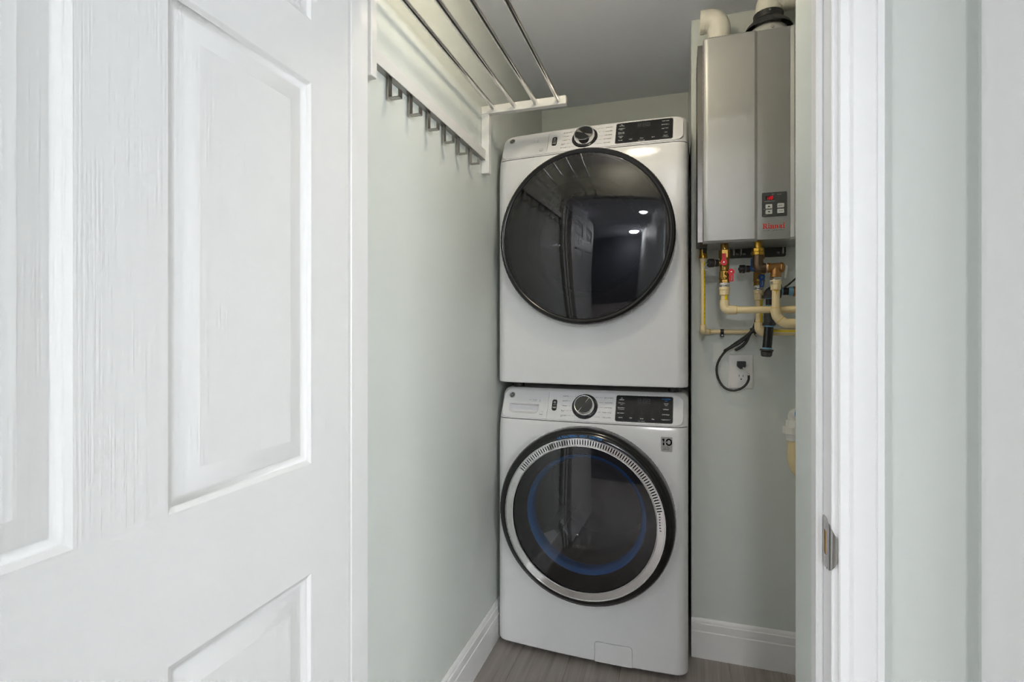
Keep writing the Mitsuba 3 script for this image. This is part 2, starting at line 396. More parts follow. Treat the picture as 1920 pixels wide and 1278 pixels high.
# strike plate on the right jamb
sp = Polygon([(0.9335, -0.030), (0.9335, 0.030), (0.944, 0.040), (0.9625, 0.040), (0.9645, 0.036), (0.9645, -0.036), (0.9625, -0.040), (0.944, -0.040)])
sp = sp.difference(rrect(0.9445, 0.9575, -0.019, 0.019, 0.002))
m = ex(sp, 0.0016)
m.apply_transform(np.array([[0, 0, -1, XR + 0.0001], [1, 0, 0, 0], [0, 1, 0, 0.897], [0, 0, 0, 1.0]]))
lip = [(XR - 0.0016, 0.934), (XR - 0.0018, 0.930), (XR - 0.0020, 0.926), (XR - 0.0020, 0.923), (XR - 0.0018, 0.9205), (XR - 0.0010, 0.9185), (XR + 0.0008, 0.9170), (XR + 0.0028, 0.9163), (XR + 0.0048, 0.9160), (XR + 0.0066, 0.9160)]
V, F = [], []
for k, (lx, ly) in enumerate(lip):
    hh = 0.036 * math.sqrt(max(0.0, 1 - (k / 9.6) ** 2)) * 0.9 + 0.003
    V += [[lx, ly, 0.897 - hh], [lx, ly, 0.897 + hh], [lx + 0.0013, ly + 0.0006, 0.897 - hh], [lx + 0.0013, ly + 0.0006, 0.897 + hh]]
for k in range(9):
    a, b = k * 4, k * 4 + 4
    F += [[a, a + 1, b + 1], [a, b + 1, b], [a + 2, b + 3, a + 3], [a + 2, b + 2, b + 3], [a, b, b + 2], [a, b + 2, a + 2], [a + 1, b + 3, b + 1], [a + 1, a + 3, b + 3]]
thing('strike_plate', 'brushed nickel latch strike plate on the right white door jamb', 'strike plate')
add('strike_plate__plate', m, 'nickel_strike')
add('strike_plate__lip', trimesh.Trimesh(V, F, process=False), 'nickel_strike', 40, label='curved lip')
add('strike_plate__latch_hole', bx(XR - 0.0002, XR + 0.0004, 0.9447, 0.9573, 0.8785, 0.9155), 'raw_wood', label='bare wood in the latch hole')
for dz in (-0.0275, 0.0275):
    add('strike_plate__screw', along(lathe([(0, 0), (0.0032, 0), (0.0024, 0.0008), (0, 0.0008)], 16), (XR - 0.0014, 0.951, 0.897 + dz), (-1, 0, 0)), 'zinc')

# lamps (real fixtures on the ceilings, above the frame)
def ceiling_lamp(key, L, label):
    x, y, z = L['pos']; r = L['r']
    thing(key, label, 'ceiling lamp')
    add(key + '__trim_ring', shift(lathe([(r + 0.001, -0.014), (r + 0.006, -0.020), (r + 0.016, -0.018), (r + 0.022, 0), (r + 0.001, 0)], 64), x, y, z), 'lamp_trim', 30)
    if L['drop']:      # a half globe
        d = lathe([(r * math.sin(t), -L['drop'] + r * math.cos(t)) for t in np.linspace(math.pi / 2, math.pi, 20)], 64)
    else:              # a flush dome
        d = lathe([(0, -0.012 - 0.45 * r)] + [(r * math.sin(t), -0.012 - 0.45 * r * math.cos(t)) for t in np.linspace(0.15, math.pi / 2, 10)], 64)
    d.apply_translation([x, y, z])
    if (d.face_normals * (d.triangles_center - np.array([x, y, z - L['drop']]))).sum() < 0: d.invert()
    k = add(key + '__diffuser', d, 'lamp_trim')
    scene[k]['emitter'] = {'type': 'area', 'radiance': rgb(L['rad'])}
ceiling_lamp('ceiling_lamp', CLOSET_LAMP, 'small warm half-globe lamp on the closet ceiling, above the frame')
ceiling_lamp('ceiling_lamp_003', HALL_LAMPS[2], 'white round lamp on the hall ceiling behind the open door leaf')
ceiling_lamp('ceiling_lamp_001', HALL_LAMPS[0], 'white round lamp on the hall ceiling by the right-hand wall')
ceiling_lamp('ceiling_lamp_002', HALL_LAMPS[1], 'white round lamp on the hall ceiling far behind the camera')

# ------------------------------------------------------------------ drying rack on the left wall
thing('drying_rack', 'white wall-mounted drying rack with four chrome rods and six hooks', 'drying rack')
def bracket(y):
    up = bx(0.0005, 0.031, y, y + 0.024, 1.822, 2.043, 0.0015)
    arm = bx(0.0005, 0.322, y, y + 0.024, 2.043, 2.073, 0.0015)
    return cat_([up, arm])
for y in (1.053, 1.837):
    k = add('drying_rack__bracket', bracket(y), 'rack_white')
    add(k + '__screw', along(lathe([(0, 0), (0.006, 0), (0.005, 0.0012), (0, 0.0014)], 18), (0.016, y, 1.871), (0, -1, 0)), 'rack_white')
add('drying_rack__rail', bx(0.0008, 0.019, 1.077, 1.837, 1.872, 1.908, 0.0012), 'rack_white')
add('drying_rack__rail_trim', bx(0.0015, 0.0178, 1.078, 1.836, 1.8706, 1.872), 'brushed_nickel', label='grey metal strip under the rail')
for x in (0.0507, 0.131, 0.212, 0.295):
    add('drying_rack__rod', cyl((x, 1.073, 2.058), (x, 1.838, 2.058), 0.0078, 28), 'chrome_rod', 30)
for i in range(6):
    y = 1.166 + i * 0.108
    w = 0.008
    prof = [(0.0105, 1.8706), (0.0105, 1.8155), (0.0425, 1.8155), (0.0425, 1.836), (0.0397, 1.836), (0.0397, 1.8183), (0.0133, 1.8183), (0.0133, 1.8706)]
    add('drying_rack__hook', prism_y(prof, y - w, y + w), 'brushed_nickel')

# ------------------------------------------------------------------ the stacked machines
XA0, XA1 = 0.0185, 0.7356
XC, HW = (XA0 + XA1) / 2, (XA1 - XA0) / 2
YC, BOW, RC = 1.935, 0.016, 0.040
TILT = math.radians(27)

def yfront(x):
    s = np.clip(np.abs(np.asarray(x) - XC) / HW, 0, 1)
    y = YC + BOW * s ** 2
    d = np.clip(np.abs(np.asarray(x) - XC) - (HW - RC), 0, RC)
    return y + RC - np.sqrt(np.maximum(RC ** 2 - d ** 2, 0))

def front_loop(yoff, inset, yback, side=0.0):
    th = np.linspace(-1, 1, 61)
    a = HW - inset - side
    xs = [XC + a * t for t in th]
    # dense samples through the rounded corners
    e = a - RC + RC * np.sin(np.linspace(0, math.pi / 2, 9))
    mid = [t * (a - RC) for t in np.linspace(-1, 1, 41)]
    xs = sorted(set([round(v, 6) for v in list(-e) + mid + list(e)]))
    pts = []
    for x in xs:
        s = min(1.0, abs(x) / HW); d = max(0.0, abs(x) - (a - RC))
        pts.append((XC + x, YC + inset + yoff + BOW * s * s + RC - math.sqrt(max(RC * RC - d * d, 0))))
    pts = [(XC - a, yback)] + pts + [(XC + a, yback)]
    return pts

def loft(levels):
    """levels: (z, yoff, inset, yback) -> closed solid"""
    L = [front_loop(*lv[1:]) for lv in levels]
    n = len(L[0])
    V = np.array([(x, y, lv[0]) for pts, lv in zip(L, levels) for x, y in pts])
    F = []
    for i in range(len(L) - 1):
        for j in range(n):
            a, b = i * n + j, i * n + (j + 1) % n
            F += [[a, b, b + n], [a, b + n, a + n]]
    c0, c1 = len(V), len(V) + 1
    V = np.vstack([V, V[:n].mean(0), V[-n:].mean(0)])
    e = (len(L) - 1) * n
    for j in range(n):
        F += [[c0, (j + 1) % n, j], [c1, e + j, e + (j + 1) % n]]
    m = trimesh.Trimesh(V, F, process=False)
    if m.volume < 0: m.invert()
    return m

LIP = 0.0105
def machine(key, zb, lip_bottom=True):
    """white cabinet, bowed front and tilted console housing; returns the mapping of console coordinates"""
    seam, top = zb + 0.872, zb + 0.9885
    cz = zb + 0.540
    hole = facing(cyl((0, 0, -0.7), (0, 0, 0.2), 0.238, 72), XC, YC, cz)
    cab = bx(XA0 + 0.002, XA1 - 0.002, 2.02, 2.46, zb + 0.004, seam - 0.002, 0.004)
    add(key + '__cabinet', cut(cab, facing(cyl((0, 0, -0.62), (0, 0, 0.2), 0.262, 72), XC, YC, cz)), 'enamel')
    lv = [(zb, 0.002, 0.0025, 2.018), (zb + 0.002, 0.0006, 0.001, 2.018), (zb + 0.006, 0, 0, 2.018), (zb + 0.40, 0, 0, 2.018), (seam - 0.10, 0, 0, 2.018)]
    for k in range(1, 9):
        q = k / 8
        lv.append((seam - 0.10 + 0.0965 * q, LIP * q ** 2, 0, 2.018))
    lv += [(seam - 0.0018, LIP + 0.0008, 0.0004, 2.018), (seam - 0.0008, LIP + 0.003, 0.002, 2.018)]
    front = cut(loft(lv), hole)
    h = top - seam
    lv = [(seam + 0.0008, LIP + 0.003, 0.002, 2.46), (seam + 0.0018, LIP + 0.0012, 0.0004, 2.46)]
    for q in (0.04, 0.3, 0.6, 0.74):
        lv.append((seam + h * q, LIP + 0.0005 + h * q * math.tan(TILT), 0, 2.46))
    for k in range(1, 13):
        t = k / 12 * (math.pi / 2)
        hh = 0.74 + 0.26 * math.sin(t)
        u = max(0.0, (hh - 0.90) / 0.10)
        lv.append((seam + h * hh, LIP + h * hh * math.tan(TILT) + 0.0005 + 0.010 * u * u, 0.0, 2.46, 0.026 * (1 - math.cos(t))))
    housing = loft(lv)
    ct, st = math.cos(TILT), math.sin(TILT)
    def pm(m, o0=0.0):
        """(a, h, o) on the tilted console -> world"""
        m = m.copy(); v = np.array(m.vertices)
        y = YC + BOW * ((v[:, 0] - XC) / HW) ** 2 + LIP + 0.0005
        o = v[:, 2] + o0
        m.vertices = np.c_[v[:, 0], y + v[:, 1] * st - o * ct, seam + v[:, 1] * ct + o * st]
        return m
    def fm(m, o0=0.0):
        """(x, z, o) on the bowed front below the console -> world"""
        m = m.copy(); v = np.array(m.vertices)
        m.vertices = np.c_[v[:, 0], YC + BOW * ((v[:, 0] - XC) / HW) ** 2 - v[:, 2] - o0, v[:, 1]]
        return m
    return dict(key=key, zb=zb, seam=seam, top=top, cz=cz, front=front, housing=housing, pm=pm, fm=fm)

SEAM_X = 0.222
def console(M, washer):
    key, pm = M['key'], M['pm']
    full = rrect(XA0 + 0.017, XA1 - 0.017, 0.006, 0.1165, 0.024)
    rest = full.intersection(box(SEAM_X + 0.0007, 0, 1, 1))
    left = full.intersection(box(0, 0, SEAM_X - 0.0007, 1))
    add(key + '__console', pm(ex(rest, 0.003, 0.03)), 'enamel_console')
    H = 0.0022
    pocket = None
    if washer:
        pocket = rrect(0.0615, 0.1855, 0.024, 0.064, 0.004).intersection(box(0, 0.036, 1, 1).union(rrect(0.0615, 0.1855, 0.024, 0.20, 0.0115)).buffer(0)).buffer(0)
        pocket = rrect(0.0615, 0.1855, 0.024, 0.1, 0.020).intersection(box(0, 0, 1, 0.062))
        drawer = pm(ex(left.difference(pocket), 0.003, 0.03))
        add(key + '__detergent_drawer', drawer, 'enamel_console', label='detergent drawer front with recessed pull')
        # scooped pull behind the opening
        def ring(poly, z):
            c = np.array(poly.exterior.coords)[:-1]
            return np.c_[c, np.full(len(c), z)]
        P0 = rrect(0.0615, 0.1855, 0.0235, 0.12, 0.0175).intersection(box(0, 0, 1, 0.0625)).buffer(-0.002).buffer(0.002)
        P = Polygon([P0.exterior.interpolate(t, normalized=True).coords[0] for t in np.linspace(0, 1, 97)[:-1]])
        if not P.exterior.is_ccw: P = Polygon(list(P.exterior.coords)[::-1])
        c = np.array(P.exterior.coords)[:-1]; n = len(c)
        V = np.vstack([np.c_[c, np.full(n, 0.0031)], np.c_[c, np.full(n, 0.0012)], np.c_[c, np.full(n, 0.0)], [[0.1235, 0.050, 0.0]]])
        F = []
        for i in range(2):
            for j in range(n):
                a, b = i * n + j, i * n + (j + 1) % n
                F += [[a, b, b + n], [a, b + n, a + n]]
        for j in range(n):
            F.append([2 * n + j, 2 * n + (j + 1) % n, 3 * n])
        # the hollow itself is cut into the housing
        V2 = V.copy()
        V2[n:2 * n, 2] = 0.0004; V2[2 * n:3 * n, 2] = -0.019; V2[3 * n, 2] = -0.022
        V2[2 * n:3 * n, :2] = (c - [0.1235, 0.0625]) * [0.90, 0.62] + [0.1235, 0.0625]; V2[3 * n, :2] = [0.1235, 0.055]
        scoop = trimesh.Trimesh(V2, F, process=False)
        solid = pm(ex(P, 0.05), -0.030)
        M['housing'] = cut(M['housing'], solid)
        drawer_hole = left.difference(P)
        scene[key + '__detergent_drawer'] = mikit.ply(pm(ex(drawer_hole, 0.003, 0.03)), 'mat_enamel_console')
        add(key + '__detergent_drawer__pull', pm(scoop), 'enamel_console', 40)
    else:
        add(key + '__side_panel', pm(ex(left, 0.003, 0.03)), 'enamel_console')
    add(key + '__housing', M['housing'], 'enamel', 35)
    add(key + '__front_panel', M['front'], 'enamel', 35)
    O = 0.0031
    # round monogram badge
    add(key + '__badge', pm(shift(lathe([(0, 0.0018), (0.0088, 0.0018), (0.0098, 0.0026), (0.0118, 0.0022), (0.0124, 0.0), (0, 0)], 40), 0.068, 0.0955), O), 'badge_silver', 25, label='round silver badge with a script monogram')
    add(key + '__badge__face', pm(shift(lathe([(0, 0.0), (0.0090, 0.0)], 40), 0.068, 0.0955), O + 0.0021), 'black_panel')
    mono = [LineString([(-0.001, 0.003), (-0.003, 0.004), (-0.0048, 0.001), (-0.004, -0.003), (-0.0015, -0.003), (-0.001, 0.0), (-0.0025, 0.0)]).buffer(0.0006),
            LineString([(0.0045, 0.003), (0.002, 0.004), (0.0008, 0.002), (0.003, 0.0003), (0.0008, -0.001), (0.0015, -0.0035), (0.0045, -0.003)]).buffer(0.0006)]
    for k in range(4):
        t = k * math.pi / 2 + 0.3
        mono.append(LineString([(0.0076 * math.cos(t + u * 0.22), 0.0076 * math.sin(t + u * 0.22)) for u in range(4)]).buffer(0.0005))
    add(key + '__badge__monogram', pm(shift(ex(unary_union(mono), 0.0003), 0.068, 0.0955), O + 0.0021), 'chrome_soft')
    # power and start button
    B = rrect(0.2385, 0.2575, 0.041, 0.085, 0.0075)
    add(key + '__power_button', pm(ex(B, 0.0014), O), 'black_gloss', label='black power and start button')
    sy = [Point(0.248, 0.0735).buffer(0.0042).difference(Point(0.248, 0.0735).buffer(0.0031)).difference(box(0.2472, 0.0745, 0.2488, 0.08)), box(0.2475, 0.0735, 0.2485, 0.0785),
          box(0.2425, 0.0628, 0.2535, 0.0638), Polygon([(0.2428, 0.0495), (0.2428, 0.0565), (0.2475, 0.053)]), box(0.2485, 0.0495, 0.2502, 0.0565), box(0.2516, 0.0495, 0.2533, 0.0565)]
    add(key + '__power_button__symbols', pm(ex(unary_union(sy), 0.0003), O + 0.0014), 'print_white')
    # dial
    A, Hh = 0.366, 0.063
    def dl(pts, n=72): return pm(shift(lathe(pts, n), A, Hh), O)
    add(key + '__dial', dl([(0, 0), (0.0485, 0), (0.0490, 0.0010), (0.0478, 0.0035), (0.0450, 0.0040), (0.0415, 0.0020), (0, 0.0020)]), 'black_gloss', 30, label='round cycle selector dial')
    add(key + '__dial__chrome_ring', dl([(0.0405, 0.0018), (0.0402, 0.006), (0.0375, 0.0225), (0.0355, 0.0255), (0.0335, 0.0250), (0.0330, 0.0225)]), 'chrome', 25)
    add(key + '__dial__cap', dl([(0.0332, 0.0228), (0.012, 0.0236), (0, 0.0238)]), 'dial_cap', True)
    rot = math.radians(-32 if not washer else 57)
    w = 0.20 if not washer else 0.045
    wedge = []
    for sgn in (0, math.pi):
        wedge.append(Polygon([(0.0006 * math.cos(rot + sgn + 1.57), 0.0006 * math.sin(rot + sgn + 1.57)), (0.0322 * math.cos(rot + sgn - w), 0.0322 * math.sin(rot + sgn - w)), (0.0322 * math.cos(rot + sgn + w), 0.0322 * math.sin(rot + sgn + w)), (-0.0006 * math.cos(rot + sgn + 1.57), -0.0006 * math.sin(rot + sgn + 1.57))]))
    add(key + '__dial__pointer', pm(shift(ex(unary_union([p.buffer(0) for p in wedge]), 0.0005), A, Hh), O + 0.0237), 'dial_steel')
    # printed cycle names and their leader lines
    L, R_ = M['names']
    ms = []
    for i, nm in enumerate(L):
        hh = 0.101 - i * 0.0192
        main, sub = nm if isinstance(nm, tuple) else (nm, None)
        t = text(main, 0.0036, True)
        ms.append(shift(t, 0.2755 + (0.004 - 0.001 * i), hh - 0.0018))
        x1 = 0.2755 + (0.004 - 0.001 * i) + t.bounds[1][0]
        if sub: ms.append(shift(text(sub, 0.0024), 0.2755 + (0.004 - 0.001 * i), hh - 0.0062))
        xe = A - math.sqrt(max(0.0535 ** 2 - (hh - Hh) ** 2, 0.0004))
        if xe - x1 > 0.006: ms.append(shift(ex(box(x1 + 0.003, -0.00028, xe, 0.00028), 0.0003), 0, hh))
    for i, nm in enumerate(R_):
        hh = 0.101 - i * 0.0192
        t = text(nm, 0.0036, True, align='r')
        xr = 0.4695 - 0.001 * i
        ms.append(shift(t, xr, hh - 0.0018))
        xs = A + math.sqrt(max(0.0535 ** 2 - (hh - Hh) ** 2, 0.0004))
        x0 = xr + t.bounds[0][0]
        if x0 - xs > 0.006: ms.append(shift(ex(box(xs, -0.00028, x0 - 0.003, 0.00028), 0.0003), 0, hh))
    add(key + '__console__cycle_names', pm(cat_(ms), O), 'print_grey', label='printed cycle names', kind='stuff')
    # small symbols near the badge and certification mark
    ic = [ex(rrect(0.192, 0.205, 0.021, 0.033, 0.001).difference(rrect(0.1928, 0.2042, 0.0245, 0.0322, 0.001)), 0.0003)]
    xs = (0.147, 0.1655, 0.188) if washer else (0.163, 0.178)
    for i, x in enumerate(xs):
        last = i == len(xs) - 1
        if last:
            for rr in (0.0015, 0.003, 0.0045):
                ic.append(shift(ex(Point(0, 0).buffer(rr + 0.0004).difference(Point(0, 0).buffer(rr - 0.0004)).intersection(Polygon([(0, 0), (-0.008, 0.008), (0.008, 0.008)])), 0.0003), x, 0.076))
            ic.append(shift(text('CONNECT', 0.0016, align='c'), x, 0.072))
        elif washer and i == 1:
            ic.append(shift(text('STEAM', 0.0040, True, align='c', width=0.017), x, 0.0775)); ic.append(shift(text('ADD A DOSE', 0.0017, align='c', width=0.016), x, 0.072))
        else:
            ic.append(shift(text('4.8' if washer else '7.8', 0.0036, True, align='c'), x, 0.077)); ic.append(shift(text('CU FT', 0.0018, align='c'), x, 0.072))
    add(key + ('__detergent_drawer' if washer else '__side_panel') + '__symbols', pm(cat_(ic), O), 'print_pale', label='small printed symbols', kind='stuff')
    # black touch display
    D = rrect(0.483, 0.683, 0.0135, 0.1120, 0.006)
    add(key + '__display', pm(ex(D, 0.0012, 0.03), O), 'black_panel', label='black touch display')
    add(key + '__display__frame', pm(ex(D.buffer(0.0016).difference(D), 0.0009, 0.03), O), 'seal_grey')
    OD = O + 0.0012
    big, small, dim, faint = [], [], [], []
    dx = 0.5600
    for i, c in enumerate('8:88'):
        if c == ':':
            for yy in (0.005, 0.0115): dim.append(shift(ex(box(0, 0, 0.0014, 0.0014), 0.0002), dx + 0.0015, 0.0845 + yy))
            dx += 0.0055
        else:
            dim.append(shift(ex(seven('8', 0.0105, 0.0180, 0.0013), 0.0002), dx, 0.0845)); dx += 0.0135
    add(key + '__display__digits', pm(cat_(dim), OD), 'print_dim', label='dim clock digits', kind='stuff')
    for (x, y, s) in M['faint']: faint.append(shift(text(s, 0.0026, align='c', depth=0.0002), x, y))
    for x in (0.5225, 0.637):
        for y in (0.030, 0.050, 0.069, 0.089): faint.append(shift(ex(box(0, 0, 0.0006, 0.012), 0.0002), x, y))
    add(key + '__display__status_text', pm(cat_(faint), OD), 'print_faint', label='unlit status words', kind='stuff')
    for (x, y, s, hgt) in M['white']: big.append(shift(text(s, hgt, True, align='c'), x, y))
    add(key + '__display__key_names', pm(cat_(big), OD), 'print_white', label='white key names', kind='stuff')
    if M.get('blue'):
        add(key + '__display__blue_key_name', pm(cat_([shift(text(s, hgt, True, align='c'), x, y) for x, y, s, hgt in M['blue']]), OD), 'print_blue', label='blue key name', kind='stuff')

W = machine('washing_machine', 0.020)
thing('washing_machine', 'white front-loading washer with chrome-ringed door, standing on the floor', 'washing machine')
W['names'] = (['NORMAL', 'WHITES', 'TOWELS', ('BULKY', 'Bedding'), ('SANITIZE', 'with Oxi')], ['QUICK WASH', 'DELICATES', 'COLD WASH', 'RINSE & SPIN', 'SELF CLEAN'])
W['white'] = [(0.502, 0.1005, 'My', 0.0034), (0.502, 0.0945, 'Settings', 0.0034), (0.502, 0.0815, 'Time Saver', 0.0034), (0.503, 0.0755, 'wash +', 0.0026), (0.502, 0.0635, 'Delay Wash', 0.0034), (0.502, 0.0575, 'Remote Start', 0.0026), (0.501, 0.0425, 'More Water', 0.0034),
              (0.501, 0.0260, 'Sound', 0.0034), (0.538, 0.0255, 'Soil', 0.0034), (0.576, 0.0250, 'Temp', 0.0034), (0.616, 0.0245, 'Spin', 0.0034), (0.576, 0.0155, 'Press to Choose', 0.0022),
              (0.660, 0.0845, 'Tumble', 0.0034), (0.660, 0.0785, 'Care', 0.0034), (0.660, 0.0630, 'PreWash', 0.0034), (0.660, 0.0435, 'Extra Rinse', 0.0034), (0.660, 0.0245, 'Control Lock*', 0.0034)]
W['blue'] = [(0.660, 0.1020, 'ULTRAFRESH', 0.0034), (0.660, 0.0955, 'VENT', 0.0028)]
W['faint'] = [(0.540, 0.060 - 0.0065 * i, s) for i, s in enumerate(['Extra Heavy', 'Heavy', 'Normal', 'Light', 'Extra Light'])] + [(0.577, 0.060 - 0.0065 * i, s) for i, s in enumerate(['Extra Hot', 'Hot', 'Warm', 'Cold', 'Tap Cold'])] + \
             [(0.613, 0.060 - 0.0065 * i, s) for i, s in enumerate(['Max', 'High', 'Medium', 'Low', 'No Spin'])] + [(0.577, 0.0775, 'Fill  Wash  Rinse  Spin'), (0.619, 0.096, 'Door'), (0.619, 0.090, 'Locked')]
Dd = machine('dryer', 1.034)
thing('dryer', 'white front-loading dryer with dark glass door, stacked on the washer', 'dryer')
Dd['names'] = (['MIXED LOADS', 'COTTONS', 'TOWELS', ('BULKY', 'Bedding'), 'SANITIZE'], ['QUICK DRY', 'DELICATES', 'PERM PRESS', 'DEWRINKLE', 'TIMED DRY'])
Dd['white'] = [(0.502, 0.1035, 'My', 0.0034), (0.502, 0.0970, 'Settings', 0.0034), (0.502, 0.0835, 'Delay Start', 0.0034), (0.502, 0.0775, 'Wifi +', 0.0026), (0.502, 0.0635, 'Steam Dry', 0.0034), (0.502, 0.0575, 'Remote Start', 0.0026), (0.501, 0.0450, 'Wrinkle', 0.0034), (0.501, 0.0390, 'Care', 0.0034),
               (0.501, 0.0250, 'Sound', 0.0034), (0.538, 0.0255, 'Level', 0.0034), (0.576, 0.0255, 'Temp', 0.0034), (0.616, 0.0255, 'Time', 0.0034), (0.576, 0.0155, 'Press to Choose', 0.0022),
               (0.658, 0.1000, 'Damp Alert', 0.0034), (0.658, 0.0820, 'More Time +', 0.0034), (0.658, 0.0630, 'Less Time -', 0.0034), (0.660, 0.0435, 'eDry', 0.0034), (0.659, 0.0275, 'Lights', 0.0034), (0.659, 0.0215, 'Control Lock*', 0.0024)]
Dd['faint'] = [(0.540, 0.052 - 0.0065 * i, s) for i, s in enumerate(['Damp Dry', 'Dry', 'Extra Dry'])] + [(0.577, 0.060 - 0.0065 * i, s) for i, s in enumerate(['High', 'Medium', 'Low', 'Extra Low'])] + \
              [(0.613, 0.060 - 0.0065 * i, s) for i, s in enumerate(['60 min', '40 min', '20 min', '10 min'])] + [(0.577, 0.0775, 'Sense  Dry  Cool  Done'), (0.619, 0.096, 'Vent OK')]
console(W, True)
console(Dd, False)

# ---- dryer door
cz = Dd['cz'] + 0.004
def dd(pts, n=128): return facing(lathe(pts, n), XC - 0.001, YC, cz)
add('dryer__door', dd([(0.286, 0.020), (0.312, -0.012), (0.3215, -0.012), (0.3215, 0.030), (0.3195, 0.042), (0.3150, 0.049), (0.3090, 0.0515), (0.3040, 0.0500), (0.3010, 0.0470), (0.2980, 0.0440), (0.290, 0.030)]), 'black_gloss', 35, label='round black-rimmed dark glass door')
dome = [(0.2995 * t, 0.0700 - 0.0245 * t ** 2.4) for t in np.linspace(1, 0, 40)]
add('dryer__door__glass', dd(dome), 'dryer_glass', True, label='dark domed glass')
add('dryer__door__inner_ring', dd([(0.296, 0.034), (0.255, 0.026), (0.222, 0.012), (0.206, -0.010), (0.200, -0.040), (0.196, -0.075), (0.200, -0.075), (0.206, -0.040), (0.212, -0.010), (0.228, 0.008), (0.258, 0.018), (0.296, 0.026)], 96), 'seal_grey', 30)
add('dryer__door__window', dd([(0.198 * t, -0.074 - 0.03 * (1 - t ** 2)) for t in np.linspace(1, 0, 16)], 72), 'bowl_glass', True)
add('dryer__drum', dd([(0.236, -0.04), (0.250, -0.09), (0.256, -0.50), (0.0, -0.51), (0.0, -0.50), (0.244, -0.49), (0.240, -0.10), (0.226, -0.04)], 72), 'dryer_drum', 30)
for k in range(3):
    t = k * 2 * math.pi / 3 + 0.5
    fin = bx(-0.025, 0.025, 0.20, 0.243, -0.46, -0.12, 0.012)
    fin.apply_transform(trimesh.transformations.rotation_matrix(t, [0, 0, 1]))
    add('dryer__drum__vane', facing(fin, XC - 0.001, YC, cz), 'dryer_drum')

# ---- washer door
cz = W['cz'] - 0.002
def wd(pts, n=144): return facing(lathe(pts, n), XC - 0.003, YC, cz)
add('washing_machine__door', wd([(0.255, 0.030), (0.300, -0.012), (0.3235, -0.012), (0.3235, 0.022), (0.3215, 0.036), (0.3165, 0.045), (0.3105, 0.0490), (0.3085, 0.0500), (0.3080, 0.0530), (0.3040, 0.0570), (0.2990, 0.0600), (0.2935, 0.0610), (0.2925, 0.0560), (0.2600, 0.0560), (0.2590, 0.0480)]), 'black_gloss', 35, label='round black-rimmed door with chrome vent ring and clear bowl')
# chrome ring: slotted band over a dark ring, with polished edges
ro, ri = 0.2905, 0.2630
band = Point(0, 0).buffer(ro, quad_segs=64).difference(Point(0, 0).buffer(ri, quad_segs=64))
slots, ribs = [], []
a0, a1, step = -1.5, 145.0, 1.97
n = int((a1 - a0) / step)
for k in range(n + 1):
    t = a0 + k * step
    s = affinity.rotate(affinity.translate(rrect(-0.0085, 0.0085, -0.0018, 0.0018, 0.0012), 0.2767, 0), t, origin=(0, 0))
    if t < 12:
        s = affinity.rotate(affinity.translate(rrect(-0.0028, 0.0028, -0.0016, 0.0016, 0.001), 0.2767 + 0.0052 * math.sin((t - 12) * 0.19), 0), t, origin=(0, 0))
    slots.append(s)
for k in range(15):
    t = a1 + 1.4 + k * step
    ribs.append(affinity.rotate(affinity.translate(rrect(-0.0085, 0.0085, -0.0016, 0.0016, 0.0012), 0.2767, 0), t, origin=(0, 0)))
band = band.difference(unary_union(slots))
add('washing_machine__door__vent_ring', cat_([facing(ex(band, 0.0035), XC - 0.003, YC - 0.0575, cz), facing(ex(unary_union(ribs), 0.0010), XC - 0.003, YC - 0.0610, cz),
     wd([(ri + 0.0002, 0.056), (ri - 0.0025, 0.060), (ri - 0.0015, 0.0625), (ri + 0.0012, 0.0628), (ri + 0.003, 0.0608)]), wd([(ro - 0.003, 0.0608), (ro - 0.0012, 0.0624), (ro + 0.001, 0.0622), (ro + 0.002, 0.060)])]), 'chrome', 30, label='slotted chrome vent ring')
add('washing_machine__door__vent_backing', wd([(ri, 0.0566), (ro, 0.0566)]), 'black_matte')
arc = []
m = text('ULTRAFRESH  VENT  SYSTEM', 0.0078, False, 0.0004, 'c', width=0.160)
v = np.array(m.vertices); R0 = 0.2945
th = math.pi / 2 - (v[:, 0] - 0.008) / R0
rr = R0 + v[:, 1]
m.vertices = np.c_[rr * np.cos(th), rr * np.sin(th), v[:, 2] + np.interp(rr, [0.2935, 0.299, 0.304, 0.308], [0.0612, 0.0602, 0.0572, 0.0532])]
add('washing_machine__door__vent_lettering', facing(m, XC - 0.003, YC, cz), 'print_blue', label='blue lettering over the vent ring')
add('washing_machine__door__glass', wd([(0.2600 * t, 0.0720 - 0.0150 * t ** 2.2) for t in np.linspace(1, 0, 36)]), 'washer_glass', True, label='dark tinted glass')
add('washing_machine__door__inner_ring', wd([(0.2605, 0.046), (0.235, 0.022), (0.222, 0.006), (0.228, 0.000), (0.242, 0.016), (0.2605, 0.036)], 96), 'black_matte', 30)
add('washing_machine__door__bowl', wd([(0.200, 0.006), (0.192, -0.035), (0.178, -0.075), (0.140, -0.105), (0.08, -0.120), (0, -0.124)], 96), 'bowl_glass', True, label='clear glass bowl')
add('washing_machine__gasket', wd([(0.233, -0.004), (0.226, 0.002), (0.216, -0.004), (0.206, -0.016), (0.201, -0.034), (0.205, -0.046), (0.216, -0.050), (0.236, -0.040)], 96), 'vent_blue', 40, label='blue rubber door gasket')
add('washing_machine__drum', wd([(0.214, -0.055), (0.218, -0.060), (0.244, -0.072), (0.246, -0.47), (0.06, -0.50), (0.0, -0.50), (0.0, -0.51), (0.252, -0.49), (0.253, -0.066), (0.216, -0.050)], 96), 'drum_steel', 30)
